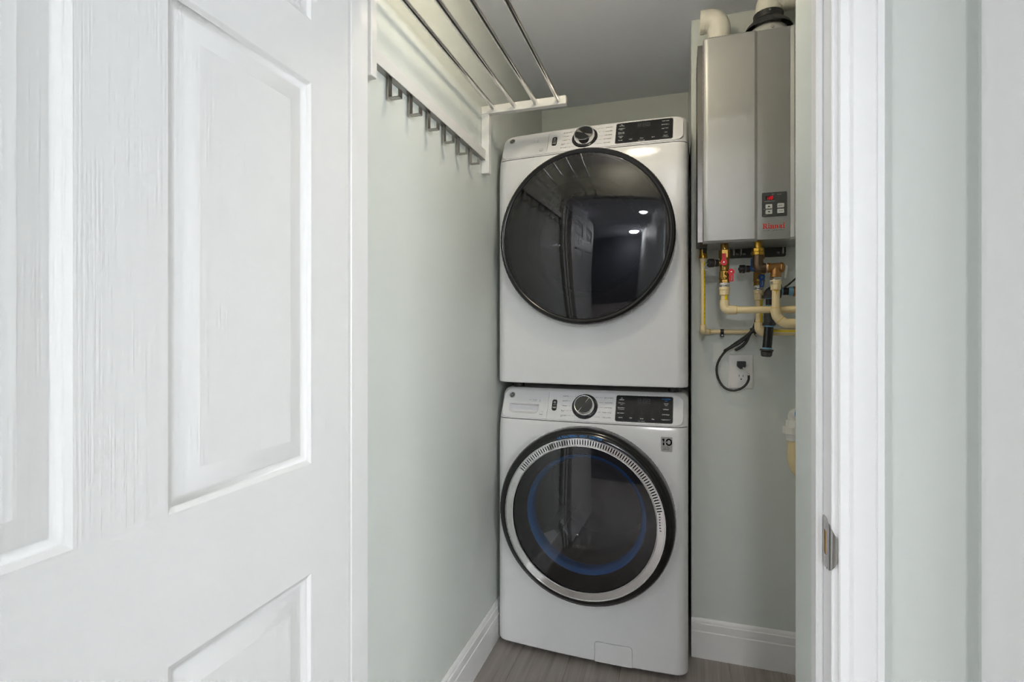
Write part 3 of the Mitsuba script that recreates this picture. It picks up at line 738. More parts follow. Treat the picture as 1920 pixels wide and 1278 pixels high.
for k in range(3):
    t = k * 2 * math.pi / 3 + 0.2
    fin = trimesh.convex.convex_hull(np.array([(s * w_, r_, z_) for s in (-1, 1) for w_, r_, z_ in ((0.032, 0.243, -0.09), (0.032, 0.243, -0.46), (0.010, 0.190, -0.12), (0.010, 0.180, -0.44))]))
    fin.apply_transform(trimesh.transformations.rotation_matrix(t, [0, 0, 1]))
    add('washing_machine__drum__vane', facing(fin, XC - 0.003, YC, cz), 'drum_steel')

# ---- access panel, warranty badge, feet
fm = W['fm']
ap = rrect(0.411, 0.5445, -0.05, 0.0938, 0.010).intersection(box(0, 0.0206, 1, 1))
groove = ap.buffer(0.0013).intersection(box(0, 0.0, 1, 1))
front = cut(W['front'], fm(ex(groove, 0.016, 0.02), -0.006))
scene['washing_machine__front_panel'] = mikit.ply(front, 'mat_enamel', smooth=35)
add('washing_machine__access_panel', cat_([fm(ex(ap, 0.0056, 0.02), -0.0058), bx(0.466, 0.484, YC - 0.0004, YC + 0.004, 0.0925, 0.0940)]), 'enamel', label='small access cover at the lower right')
bd = rrect(0.6450, 0.6830, 0.8075, 0.8595, 0.0025)
add('washing_machine__warranty_badge', fm(ex(bd, 0.0012), 0.0), 'badge_silver', label='silver warranty badge')
ten = []
one = unary_union([Polygon([(0.6470, 0.8495), (0.6515, 0.8535), (0.6565, 0.8535), (0.6565, 0.8300), (0.6510, 0.8300), (0.6510, 0.8490)])])
zero = affinity.scale(Point(0, 0).buffer(1.0), 0.0108, 0.0128); zero = affinity.translate(zero.difference(affinity.scale(Point(0, 0).buffer(1.0), 0.0058, 0.0078)), 0.6718, 0.8416)
gap = box(0.645, 0.8394, 0.6690, 0.8440)
ten.append(ex(unary_union([one, zero]).difference(gap), 0.0003))
ten.append(shift(text('YEAR MOTOR', 0.0026, align='c', width=0.017), 0.6590, 0.8405))
ten.append(ex(box(0.648, 0.8258, 0.680, 0.8262), 0.0003))
ten.append(shift(text('LIMITED', 0.0032, align='c', width=0.020), 0.664, 0.8195))
ten.append(shift(text('WARRANTY', 0.0034, align='c', width=0.027), 0.664, 0.8135))
add('washing_machine__warranty_badge__lettering', fm(cat_(ten), 0.0012), 'black_matte')
for x in (0.075, 0.685):
    for y in (2.06, 2.42):
        add('washing_machine__foot', cyl((x, y, 0.0), (x, y, 0.026), 0.022, 24), 'black_rubber', 30)
for x in (0.075, 0.685):
    for y in (2.06, 2.42):
        add('dryer__foot', cyl((x, y, W['top'] + 0.0003), (x, y, 1.0375), 0.022, 24), 'black_rubber', 30)

# ------------------------------------------------------------------ tankless water heater
thing('water_heater', 'silver wall-hung tankless water heater above the pipes', 'water heater')
HX0, HX1, HZ0, HZ1 = 0.766, 1.228, 1.533, 2.214
b = 0.022
side = [(1.905, HZ0 + 0.004), (2.085 - b, HZ0 + 0.004), (2.085 - b * 0.3, HZ0 + 0.004 + b * 0.3), (2.085, HZ0 + 0.004 + b), (2.085, HZ1 - 0.006 - b), (2.085 - b * 0.3, HZ1 - 0.006 - b * 0.3), (2.085 - b, HZ1 - 0.006), (1.905, HZ1 - 0.006)]
add('water_heater__body', prism_x(side, HX0, HX1), 'heater_body')
add('water_heater__gap', bx(0.784, 1.210, 1.900, 1.906, HZ0 + 0.006, HZ1 - 0.008), 'black_satin')
# front cover: plan profile with the recessed centre band
cx0, cx1, yf = 0.782, 1.212, 1.868
prof_l = [(cx0, 1.901), (cx0, yf + 0.012), (cx0 + 0.003, yf + 0.005), (cx0 + 0.009, yf + 0.0015), (cx0 + 0.018, yf), (0.9395, yf), (0.9484, yf + 0.0068), (0.9484, 1.901)]
prof_r = [(1.994 - x, y) for x, y in prof_l]
prof_r = prof_r[::-1]
def cover(prof, z0, z1):
    P = Polygon(prof)
    m1 = prism_z(P, z0 + 0.006, z1 - 0.006)
    y1 = max(y for x, y in prof)
    parts = [m1]
    # eased top and bottom edges
    c = np.array(P.exterior.coords)[:-1]
    inn = c.copy(); inn[:, 1] = np.where(c[:, 1] < y1 - 1e-6, c[:, 1] + 0.005, c[:, 1]); 
    for za, zb_ in ((z0 + 0.006, z0), (z1 - 0.006, z1)):
        n = len(c)
        V = np.vstack([np.c_[c, np.full(n, za)], np.c_[inn, np.full(n, zb_)], [[*inn.mean(0), zb_]]])
        F = []
        for j in range(n):
            a, b2 = j, (j + 1) % n
            F += [[a, b2, b2 + n], [a, b2 + n, a + n], [a + n, b2 + n, 2 * n]]
        q = trimesh.Trimesh(V, F, process=False)
        q.fix_normals()
        parts.append(q)
    return cat_(parts)
add('water_heater__front_panel', cover(prof_l, HZ0 - 0.004, HZ1), 'heater_silver', 30)
add('water_heater__front_panel', cover(prof_r, HZ0 - 0.004, HZ1), 'heater_silver', 30)
add('water_heater__center_panel', bx(0.9480, 1.0460, yf + 0.0068, 1.901, HZ0 - 0.002, HZ1 - 0.001, 0.001), 'heater_center', label='darker recessed centre panel')
YP = yf + 0.0068
def hm(m, o=0.0): return facing(m, 0, YP - o, 0)
add('water_heater__control_panel', hm(ex(rrect(0.9620, 1.0355, 1.6048, 1.6825, 0.003), 0.0022)), 'heater_control', label='dark control panel with red digits')
add('water_heater__control_panel__screen', hm(ex(box(0.9725, 1.6580, 0.9960, 1.6715), 0.0003), 0.0022), 'black_gloss')
dg = []
for i, c in enumerate('120'):
    dg.append(affinity.translate(affinity.skew(seven(c, 0.0048, 0.0098, 0.0012), xs=10, origin=(0, 0)), 0.9750 + i * 0.0066 - (0.0010 if c == '1' else 0), 1.6597))
k = add('water_heater__control_panel__digits', hm(ex(unary_union(dg), 0.0002), 0.0026), 'black_matte', label='glowing red temperature digits')
scene[k]['emitter'] = {'type': 'area', 'radiance': rgb((0.62, 0.006, 0.012)), 'sampling_weight': 0.01}
for (x, z, sh) in ((0.9825, 1.6375, 'up'), (0.9825, 1.6195, 'down'), (1.0170, 1.6385, 'PRIORITY'), (1.0170, 1.6205, 'ON/OFF')):
    kb = add('water_heater__control_panel__button', hm(ex(rrect(x - 0.0098, x + 0.0098, z - 0.0068, z + 0.0068, 0.001), 0.0012), 0.0022), 'button_silver')
words = [shift(text('Approx Water Temp', 0.0024, align='c', width=0.030), 0.9840, 1.6530), shift(text('Hot Water Supply', 0.0022, align='c', width=0.028), 0.9810, 1.6277), shift(text('100', 0.0026, align='c'), 0.9945, 1.6752), shift(text('In Use', 0.0026, align='c'), 1.0130, 1.6732), shift(text('MC-601', 0.0020), 0.9650, 1.6075)]
add('water_heater__control_panel__lettering', hm(cat_(words), 0.0022), 'print_pale')
marks = [ex(Polygon([(0.9780, 1.6350), (0.9870, 1.6350), (0.9825, 1.6402)]), 0.0003), ex(Polygon([(0.9780, 1.6218), (0.9870, 1.6218), (0.9825, 1.6166)]), 0.0003), shift(text('PRIORITY', 0.0026, align='c', width=0.0145), 1.0170, 1.6370), shift(text('ON/OFF', 0.0026, align='c', width=0.0125), 1.0170, 1.6190)]
add('water_heater__control_panel__button_marks', hm(cat_(marks), 0.0034), 'print_black')
# red maker's name in slab-serif capitals built from strokes
def slab(txt, h):
    out, x = [], 0.0
    t, s = h * 0.20, h * 0.085
    xh = h * 0.70
    for c in txt:
        g = []
        if c == 'R':
            w = h * 0.95
            g = [box(h * .12, 0, h * .12 + t * 1.2, h), box(0, 0, h * .44, s), box(0, h - s, h * .55, h),
                 affinity.translate(affinity.scale(Point(0, 0).buffer(1.0), h * .27, h * .27), h * .52, h * .73).difference(affinity.translate(affinity.scale(Point(0, 0).buffer(1.0), h * .11, h * .16), h * .48, h * .73)),
                 Polygon([(h * .42, h * .50), (h * .66, h * .50), (h * .88, s), (h * .96, s), (h * .96, 0), (h * .66, 0)])]
        elif c == 'i':
            w = h * 0.40
            g = [box(h * .10, 0, h * .10 + t, xh), box(0, 0, h * .40, s), box(0, xh - s, h * .2, xh), Point(h * .19, h * .93).buffer(h * .13)]
        elif c == 'n':
            w = h * 0.78
            g = [box(h * .10, 0, h * .10 + t, xh), box(0, 0, h * .38, s), box(0, xh - s, h * .2, xh), box(h * .50, 0, h * .50 + t, xh * .70), box(h * .42, 0, h * .78, s),
                 affinity.translate(affinity.scale(Point(0, 0).buffer(1.0), h * .22, h * .25), h * .48, xh - h * .25).difference(affinity.translate(affinity.scale(Point(0, 0).buffer(1.0), h * .10, h * .18), h * .42, xh - h * .27))]
        elif c == 'a':
            w = h * 0.70
            g = [box(h * .38, 0, h * .38 + t, xh * .75), box(h * .38, 0, h * .68, s), affinity.translate(affinity.scale(Point(0, 0).buffer(1.0), h * .24, h * .20), h * .30, h * .20).difference(affinity.translate(affinity.scale(Point(0, 0).buffer(1.0), h * .09, h * .11), h * .32, h * .20)),
                 affinity.translate(affinity.scale(Point(0, 0).buffer(1.0), h * .24, h * .19), h * .34, xh - h * .19).difference(affinity.translate(affinity.scale(Point(0, 0).buffer(1.0), h * .12, h * .11), h * .30, xh - h * .22)).difference(box(0, 0, h * .8, xh - h * .25))]
        out.append(affinity.translate(unary_union(g), x, 0)); x += w + h * 0.03
    return unary_union(out), x
lg, wl = slab('Rinnai', 0.0165)
lg = affinity.scale(lg, 0.0660 / wl, 1, origin=(0, 0))
add('water_heater__name_lettering', hm(shift(ex(lg, 0.0005), 0.9640, 1.5660)), 'logo_red', label='red name lettering')
add('water_heater__slogan_lettering', hm(shift(text('EXPERIENCE OUR INNOVATION', 0.0028, depth=0.0003, width=0.062), 0.9650, 1.5585)), 'print_grey')
# bottom details: dark recess around the fittings, side sheen strip
add('water_heater__bottom_tray', bx(0.80, 1.20, 1.905, 2.07, HZ0 - 0.001, HZ0 + 0.006), 'zinc')

thing('mounting_bracket', 'dark steel mounting bracket on the wall under the water heater', 'bracket')
br = rrect(0.884, 1.074, 1.505, 1.560, 0.006)
for x in (0.912, 0.936, 0.962, 1.050): br = br.difference(rrect(x - 0.006, x + 0.006, 1.514, 1.524, 0.003))
add('mounting_bracket__plate', facing(ex(br, 0.010), 0, 2.1195, 0), 'iron_black')
for x in (0.898, 0.922, 1.060): add('mounting_bracket__rib', bx(x - 0.003, x + 0.003, 2.085, 2.110, 1.512, 1.556, 0.001), 'zinc')

# ------------------------------------------------------------------ flue pipes on top
thing('vent_pipe', 'short white air-intake elbow on top of the water heater, open to the left', 'vent pipe')
add('vent_pipe__elbow', elbow((0.840, 2.00, 2.338), (0, 0, -1), (-1, 0, 0), 0.0395, 0.128, 0.060, bend=0.040), 'pvc_white', 35)
add('vent_pipe__mouth', along(lathe([(0.0345, -0.03), (0.0345, 0.0015), (0.0395, 0.0015), (0.0400, 0), (0.0400, -0.012)], 48), (0.7795, 2.00, 2.338), (-1, 0, 0)), 'pvc_white', 30)
thing('vent_pipe_001', 'white exhaust pipe with a black collar bending right above the water heater', 'vent pipe')
ex_c = np.array([0.997, 1.985])
def ev(pts, n=64): return shift(lathe(pts, n), ex_c[0], ex_c[1], 0)
add('vent_pipe_001__flange', ev([(0, HZ1 - 0.0055), (0.064, HZ1 - 0.0055), (0.064, HZ1 + 0.030), (0.058, HZ1 + 0.048), (0.046, HZ1 + 0.060), (0, HZ1 + 0.060)]), 'button_silver', 35, label='pale flue flange')
add('vent_pipe_001__collar', ev([(0.0435, 2.318), (0.0475, 2.318), (0.0475, 2.298), (0.0530, 2.292), (0.0680, 2.278), (0.0770, 2.263), (0.0762, 2.2615), (0.0670, 2.274), (0.0500, 2.287), (0.0435, 2.290)]), 'black_rubber', 40, label='black rubber storm collar')
add('vent_pipe_001__elbow', elbow((0.997, 1.985, 2.372), (0, 0, -1), (1, 0, 0), 0.0410, 0.100, 0.052, bend=0.036), 'pvc_white', 35)
add('vent_pipe_001__coupling', cyl((1.040, 1.985, 2.372), (1.082, 1.985, 2.372), 0.0450, 40), 'pvc_white', 30)
add('vent_pipe_001__run', cyl((1.080, 1.985, 2.372), (1.52, 1.985, 2.372), 0.0400, 40), 'pvc_white', 30)
for x, y, z, r in ((0.995, 1.9365, 2.309, 0.0035), (1.001, 1.9205, 2.243, 0.0045)):
    add('vent_pipe_001__screw', along(lathe([(0, 0.004), (r * 0.7, 0.003), (r, 0.0), (0, 0)], 20), (x, y, z), (0, -1, 0)), 'steel_clamp', 40)

# ------------------------------------------------------------------ plumbing under the heater
def stripe(p0, p1, r, ang, width=0.0035):
    """thin printed band along a pipe, at the angle ang around it (0 = towards the doorway)"""
    p0, p1 = np.array(p0, float), np.array(p1, float)
    d = (p1 - p0) / np.linalg.norm(p1 - p0)
    e1 = np.array([0, -1.0, 0]); e1 -= d * np.dot(e1, d); e1 /= np.linalg.norm(e1)
    e2 = np.cross(d, e1)
    hw = width / r / 2
    V, F = [], []
    for p in (p0, p1):
        for t in np.linspace(ang - hw, ang + hw, 5):
            V.append(p + (r + 0.0003) * (math.cos(t) * e1 + math.sin(t) * e2))
    for j in range(4): F += [[j, j + 1, j + 6], [j, j + 6, j + 5]]
    m = trimesh.Trimesh(V, F, process=False)
    if np.dot(m.face_normals[0], e1) < 0: m.invert()
    return m

def print_marks(p0, p1, r, ang, seed, n=9):
    p0, p1 = np.array(p0, float), np.array(p1, float)
    q = random.Random(seed); out = []
    t = 0.1
    while t < 0.92:
        w = q.uniform(0.012, 0.05)
        out.append(stripe(p0 + (p1 - p0) * t, p0 + (p1 - p0) * min(t + w, 0.95), r + 0.0003, ang + 0.05, 0.0009))
        t += w + q.uniform(0.01, 0.06)
    return cat_(out)

# thin condensate line on the left
thing('drain_pipe', 'thin cream yellow-striped pipe at the left, dropping from a brass fitting', 'pipe')
x, y = 0.7885, 2.02
add('drain_pipe__fitting', cat_([cyl((x, y, 1.520), (x, y, 1.5315), 0.0125), cyl((x, y, 1.508), (x, y, 1.522), 0.0130), cyl((x, y, 1.5005), (x, y, 1.509), 0.0142), cyl((x, y, 1.4965), (x, y, 1.501), 0.0158)]), 'brass_bright', 30, label='brass fitting')
add('drain_pipe__clamp', cat_([cyl((x, y, 1.528), (x, y, 1.5315), 0.0135), bx(x - 0.002, x + 0.012, y - 0.017, y - 0.010, 1.514, 1.530, 0.002)]), 'black_rubber', 30)
add('drain_pipe__riser', cyl((x, y, 1.250), (x - 0.0005, y, 1.490), 0.0080), 'cpvc', 30)
add('drain_pipe__coupling', cyl((x, y, 1.4835), (x, y, 1.4985), 0.0102), 'cpvc', 30)
add('drain_pipe__stripe', stripe((x, y, 1.256), (x, y, 1.483), 0.0080, -0.50 if False else 0.45, 0.0058), 'cpvc_stripe')
add('drain_pipe__markings', print_marks((x, y, 1.262), (x, y, 1.475), 0.0082, 0.52, 3), 'print_black')
add('drain_pipe__elbow', cat_([elbow((x, y, 1.232), (0, 0, 1), (0, 1, 0), 0.0105, 0.025, 0.020, bend=0.012), elbow((x, 2.100, 1.232), (0, -1, 0), (1, 0, 0), 0.0105, 0.060, 0.026, bend=0.012)]), 'cpvc', 35)
for m in (cyl((x, y, 1.2562), (x, y, 1.2580), 0.0100, bev=0.0002), cyl((x + 0.0255, 2.100, 1.232), (x + 0.029, 2.100, 1.232), 0.0094, bev=0.0002)):
    add('drain_pipe__glue_ring', m, 'cpvc_glue')
add('drain_pipe__run', cyl((x + 0.020, 2.100, 1.232), (0.990, 2.104, 1.2305), 0.0080), 'cpvc', 30)
thing('pipe_clip', 'small black clip holding the thin cream pipe to the wall', 'clip')
add('pipe_clip__strap', cat_([along(lathe([(0.0082, -0.006), (0.0100, -0.006), (0.0100, 0.006), (0.0082, 0.006), (0.0082, -0.006)], 28), (0.858, 2.1015, 1.2316), (1, 0, 0)), bx(0.852, 0.864, 2.088, 2.1195, 1.2115, 1.224, 0.001)]), 'black_rubber', 30)
add('pipe_clip__screw', along(lathe([(0, 0.002), (0.0024, 0.0015), (0.003, 0), (0, 0)], 16), (0.858, 2.088, 1.2175), (0, -1, 0)), 'steel_clamp')

def lever(x, y, z, down, L, col, key, label):
    """quarter-turn handle: a round boss and a tapering grip"""
    s = -1 if down else 1
    p = unary_union([Point(0, 0).buffer(0.0105), Polygon([(-0.0072, 0), (0.0072, 0), (0.0064, s * L), (-0.0064, s * L)])]).buffer(-0.001).buffer(0.001)
    body = cat_([shift(ex(p, 0.009), 0, 0, 0), shift(ex(p.buffer(-0.0015), 0.0015), 0, 0, 0.009), cyl((0, 0, -0.012), (0, 0, 0.002), 0.006, 20)])
    k = add(key, facing(body, x, y, z), col, 30, label=label)
    if down:
        w_ = text('Rinnai', 0.0032, True, align='c', width=0.017)
        w_.apply_transform(trimesh.transformations.rotation_matrix(math.pi / 2, [0, 0, 1]))
        add(k + '__lettering', facing(shift(w_, 0.0028, -0.021), x, y - 0.0105, z), 'print_pale')
    add(k + '__screw', facing(lathe([(0, 0.0020), (0.0022, 0.0018), (0.0034, 0.0), (0, 0)], 16), x, y - 0.0105, z), 'steel_clamp', 30)
    return k

def service_cap(key, p, d):
    """black screw cap on a side port: the port's mouth at p, facing along d"""
    p, d = np.array(p, float), np.array(d, float); d /= np.linalg.norm(d)
    add(key + '__port_collar', cyl(p, p + d * 0.016, 0.0124, 32), 'black_rubber', 30, label='black collar')
    add(key + '__cap', cat_([along(lathe([(0, 0), (0.0140, 0), (0.0150, 0.002), (0.0150, 0.015), (0.0135, 0.0185), (0.009, 0.0195), (0, 0.0195)], 14), p + d * 0.0155, d), cyl(p + d * 0.034, p + d * 0.0385, 0.0040, 14)]), 'black_rubber', 30, label='black screw cap')
    add(key + '__cap_ring', along(lathe([(0.0125, 0), (0.0142, 0.0012), (0.0125, 0.0024)], 32), p + d * 0.0135, d), 'tether', 30)

# hot side
hx, hy = 0.8540, 1.94
thing('service_valve', 'brass service valve with two red levers and a black cap, left of the blue-levered one', 'valve')
add('service_valve__body', cat_([cyl((hx, hy, 1.512), (hx, hy, 1.5315), 0.0128), hexnut((hx, hy, 1.4835), (hx, hy, 1.5120), 0.0185), cyl((hx, hy, 1.440), (hx, hy, 1.485), 0.0150), cyl((hx - 0.002, hy, 1.4675), (hx - 0.022, hy, 1.4675), 0.0108),
     cyl((hx, hy, 1.4400), (hx, hy, 1.4165), 0.0172, 10), cyl((hx, hy, 1.4175), (hx, hy, 1.4105), 0.0188, 24), hexnut((hx, hy, 1.4110), (hx, hy, 1.3985), 0.0165), cyl((hx + 0.004, hy - 0.008, 1.430), (hx + 0.012, hy - 0.024, 1.430), 0.0085)]), 'brass', 25)
lever(0.8500, 1.9165, 1.4665, False, 0.030, 'handle_red', 'service_valve__lever', 'red lever')
lever(0.8725, 1.9120, 1.4330, True, 0.032, 'handle_red', 'service_valve__lever', 'red lever')
service_cap('service_valve', (0.8330, hy - 0.001, 1.4678), (-0.94, -0.34, 0.0))
add('service_valve__tether', tube(spline([(0.7995, hy - 0.0155, 1.468), (0.791, hy - 0.020, 1.459), (0.787, hy - 0.021, 1.449), (0.793, hy - 0.020, 1.4435), (0.804, hy - 0.016, 1.4465), (0.813, hy - 0.010, 1.4545)], 24), 0.0012, 8), 'tether', 30)
thing('water_pipe', 'thick cream pipe with an elbow below the red-levered valve, running right', 'pipe')
add('water_pipe__thread_tape', cyl((hx, hy, 1.3910), (hx, hy, 1.4000), 0.0150), 'teflon', 30)
for m in (cyl((hx, hy, 1.3895), (hx, hy, 1.3930), 0.0164), cyl((hx, hy, 1.3845), (hx, hy, 1.3885), 0.0160)):
    add('water_pipe__clamp', m, 'steel_clamp', 30)
add('water_pipe__adapter', cat_([cyl((hx, hy, 1.3745), (hx, hy, 1.3850), 0.0178), cyl((hx, hy, 1.3575), (hx, hy, 1.3760), 0.0160)]), 'cpvc', 30)
add('water_pipe__riser', cyl((hx, hy, 1.330), (hx, hy, 1.362), 0.0118), 'cpvc', 30)
add('water_pipe__stripe', stripe((hx, hy, 1.3405), (hx, hy, 1.3565), 0.0118, -0.35 if False else 0.35, 0.0085), 'cpvc_stripe')
add('water_pipe__elbow', elbow((hx, hy, 1.3062), (0, 0, 1), (1, 0, 0), 0.0152, 0.034, 0.037, bend=0.019), 'cpvc', 35)
for m in (cyl((hx, hy, 1.3400), (hx, hy, 1.3416), 0.0145, bev=0.0002), cyl((hx, hy, 1.3562), (hx, hy, 1.3578), 0.0145, bev=0.0002), cyl((hx + 0.0365, hy, 1.3062), (hx + 0.0385, hy, 1.3062), 0.0146, bev=0.0002)):
    add('water_pipe__glue_ring', m, 'cpvc_glue')
add('water_pipe__run', cyl((hx + 0.03, hy, 1.3062), (1.30, hy, 1.3055), 0.0118), 'cpvc', 30)

# cold side
cx_, cy_ = 0.9745, 2.03
thing('service_valve_001', 'brass service valve with blue levers and a black cap, behind the bronze union', 'valve')
add('service_valve_001__body', cat_([cyl((cx_, cy_, 1.440), (cx_, cy_, 1.5315), 0.0140), hexnut((cx_, cy_, 1.488), (cx_, cy_, 1.512), 0.0185), cyl((cx_, cy_, 1.4545), (cx_ - 0.030, cy_, 1.4545), 0.0108), cyl((cx_, cy_, 1.4420), (cx_, cy_, 1.4150), 0.0185, 10), cyl((cx_, cy_, 1.4170), (cx_, cy_, 1.4080), 0.0198, 24),
     hexnut((cx_, cy_, 1.4090), (cx_, cy_, 1.3940), 0.0178), cyl((cx_ + 0.002, cy_ - 0.010, 1.421), (cx_ + 0.002, cy_ - 0.028, 1.421), 0.0090)]), 'brass', 25)
lever(0.9780, 2.000, 1.4205, True, 0.034, 'handle_blue', 'service_valve_001__lever', 'blue lever')
lever(0.9510, 2.004, 1.4530, False, 0.034, 'handle_blue', 'service_valve_001__lever', 'blue lever')
service_cap('service_valve_001', (0.9440, cy_, 1.4545), (-1, -0.08, 0.0))
add('service_valve_001__tether', tube(spline([(0.920, cy_ - 0.012, 1.443), (0.914, cy_ - 0.013, 1.435), (0.917, cy_ - 0.013, 1.428), (0.925, cy_ - 0.012, 1.430), (0.928, cy_ - 0.011, 1.442)], 24), 0.0009, 8), 'tether', 30)
thing('water_pipe_001', 'thick cream pipe below the blue-levered valve, bending right behind the black pipe', 'pipe')
add('water_pipe_001__thread_tape', cyl((cx_, cy_, 1.3860), (cx_, cy_, 1.3950), 0.0162), 'teflon', 30)
for m in (cyl((cx_, cy_, 1.3835), (cx_, cy_, 1.3870), 0.0178), cyl((cx_, cy_, 1.3775), (cx_, cy_, 1.3820), 0.0172)):
    add('water_pipe_001__clamp', m, 'steel_clamp', 30)
add('water_pipe_001__adapter', cat_([cyl((cx_, cy_, 1.3640), (cx_, cy_, 1.3785), 0.0184), cyl((cx_, cy_, 1.3430), (cx_, cy_, 1.3655), 0.0166)]), 'cpvc', 30)
add('water_pipe_001__riser', cyl((cx_, cy_, 1.258), (cx_, cy_, 1.348), 0.0122), 'cpvc', 30)
add('water_pipe_001__stripe', stripe((cx_, cy_, 1.2650), (cx_, cy_, 1.3420), 0.0122, 0.5, 0.0062), 'cpvc_stripe')
add('water_pipe_001__elbow', elbow((cx_, cy_, 1.2310), (0, 0, 1), (1, 0, 0), 0.0160, 0.034, 0.032, bend=0.020), 'cpvc', 35)
for m in (cyl((cx_, cy_, 1.2645), (cx_, cy_, 1.2660), 0.0150, bev=0.0002), cyl((cx_, cy_, 1.3420), (cx_, cy_, 1.3436), 0.0150, bev=0.0002)):
    add('water_pipe_001__glue_ring', m, 'cpvc_glue')
add('water_pipe_001__run', cyl((cx_ + 0.026, cy_, 1.2310), (1.30, cy_, 1.2300), 0.0122), 'cpvc', 30)
add('water_pipe_001__run_stripe', stripe((1.012, cy_, 1.2308), (1.29, cy_, 1.2300), 0.0122, -0.30, 0.0060), 'cpvc_stripe')

# bronze union elbow and relief valve in front
ux, uy = 0.9545, 1.91
thing('pipe_union', 'dark bronze elbow hanging from a brass union nut under the heater', 'pipe fitting')
add('pipe_union__nipple', cyl((ux, uy, 1.508), (ux, uy, 1.5315), 0.0108), 'brass_bright', 30, label='brass nipple')
add('pipe_union__nut', cat_([cyl((ux, uy, 1.4965), (ux, uy, 1.5085), 0.0196, 8), cyl((ux, uy, 1.4855), (ux, uy, 1.4970), 0.0188)]), 'brass_bright', 25, label='brass union nut')
add('pipe_union__elbow', elbow((ux, uy, 1.4420), (0, 0, 1), (1, 0, 0), 0.0165, 0.045, 0.024, bend=0.016), 'bronze_dark', 35)
thing('relief_valve', 'bronze pressure relief valve with a flat steel test lever', 'valve')
rz = 1.4430
add('relief_valve__body', cat_([along(lathe([(0, 0), (0.0150, 0), (0.0168, 0.004), (0.0150, 0.012), (0.0135, 0.020), (0, 0.020)], 36), (0.9805, uy, rz), (1, 0, 0)), cyl((0.998, uy, rz), (1.026, uy, rz), 0.0148, 10), along(lathe([(0, 0), (0.0150, 0), (0.0168, 0.003), (0.0160, 0.009), (0.0120, 0.012), (0, 0.012)], 36), (1.021, uy, rz), (1, 0, 0)),
     cyl((1.0085, uy, rz), (1.0085, uy, 1.4200), 0.0150, r1=0.0162), cyl((1.0085, uy, 1.4215), (1.0085, uy, 1.4110), 0.0168)]), 'bronze', 25)
add('relief_valve__thread_tape', cyl((0.9775, uy, rz), (0.9812, uy, rz), 0.0150), 'teflon', 30)
lv_ = ex(rrect(-0.0042, 0.0042, -0.021, 0.021, 0.0015).difference(Point(0, 0.012).buffer(0.0012)).difference(Point(0, -0.012).buffer(0.0012)), 0.0018)
lv_.apply_transform(trimesh.transformations.rotation_matrix(-0.14, [0, 0, 1])); lv_.apply_transform(trimesh.transformations.rotation_matrix(0.5, [0, 1, 0]))
add('relief_valve__test_lever', facing(lv_, 1.0355, uy - 0.012, 1.4270), 'steel_clamp', label='flat steel test lever')
add('relief_valve__stem', cyl((1.031, uy, 1.443), (1.0375, uy - 0.008, 1.441), 0.004, 16), 'zinc', 30)
thing('discharge_pipe', 'cream pipe from the relief valve, bent to the right in front of the others', 'pipe')
add('discharge_pipe__nut', hexnut((1.0085, uy, 1.4040), (1.0085, uy, 1.4115), 0.0178), 'steel_clamp', 20)
for m in (cyl((1.0085, uy, 1.4000), (1.0085, uy, 1.4045), 0.0150), bx(0.9905, 0.9985, uy - 0.016, uy - 0.006, 1.387, 1.397, 0.001)):
    add('discharge_pipe__clamp', m, 'steel_clamp', 30)
add('discharge_pipe__adapter', cat_([cyl((1.0085, uy, 1.3880), (1.0085, uy, 1.4010), 0.0178), cyl((1.0085, uy, 1.3690), (1.0085, uy, 1.3890), 0.0158)]), 'cpvc', 30)
add('discharge_pipe__riser', cyl((1.0085, uy, 1.306), (1.0090, uy, 1.372), 0.0122), 'cpvc', 30)
add('discharge_pipe__glue_drip', cat_([stripe((1.0085, uy, 1.3688 - 0.0012 * (q + 1)), (1.0085, uy, 1.3688 - 0.0012 * q), 0.0124, 0, w_) for q, w_ in enumerate((0.016, 0.0135, 0.0105, 0.0075, 0.0050, 0.0036, 0.0030, 0.0028, 0.0026, 0.0024, 0.0020, 0.0014))]), 'cpvc_glue')
add('discharge_pipe__glue_ring', cyl((1.009, uy, 1.3085), (1.009, uy, 1.3102), 0.0150, bev=0.0002), 'cpvc_glue')
add('discharge_pipe__elbow', cat_([elbow((1.0092, uy, 1.2830), (0, 0, 1), (0.72, 0, -0.69), 0.0155, 0.026, 0.022, bend=0.014), elbow((1.0345, uy, 1.2590), (-0.72, 0, 0.69), (1, 0, 0), 0.0155, 0.020, 0.030, bend=0.013)]), 'cpvc', 35)
add('discharge_pipe__glue_ring', cyl((1.0208, uy, 1.2719), (1.0220, uy, 1.2707), 0.0159, bev=0.0001), 'cpvc_glue')
add('discharge_pipe__run', cyl((1.055, uy, 1.259), (1.30, uy, 1.259), 0.0118), 'cpvc', 30)

# black iron gas line with its drip leg
gx, gy = 1.0020, 1.995
thing('gas_pipe', 'black iron gas pipe with blue sealing tape and a capped drip leg', 'gas pipe')
add('gas_pipe__elbow', elbow((gx, gy, 1.3715), (0, 0, -1), (1, 0, 0), 0.0200, 0.024, 0.036, bend=0.022, rim=0.004), 'iron_black', 35)
add('gas_pipe__nipple', cyl((gx, gy, 1.318), (gx, gy, 1.350), 0.0112), 'black_satin', 30)
add('gas_pipe__tee', cat_([cyl((gx, gy, 1.2560), (gx - 0.0004, gy, 1.3180), 0.0178), cyl((gx - 0.0006, gy, 1.2535), (gx - 0.0006, gy, 1.2630), 0.0212), cyl((gx, gy, 1.3110), (gx, gy, 1.3200), 0.0205)]), 'iron_black', 30)
add('gas_pipe__drip_leg', cyl((gx - 0.001, gy, 1.2530), (gx - 0.0075, gy, 1.1740), 0.0150), 'black_gloss', 30)
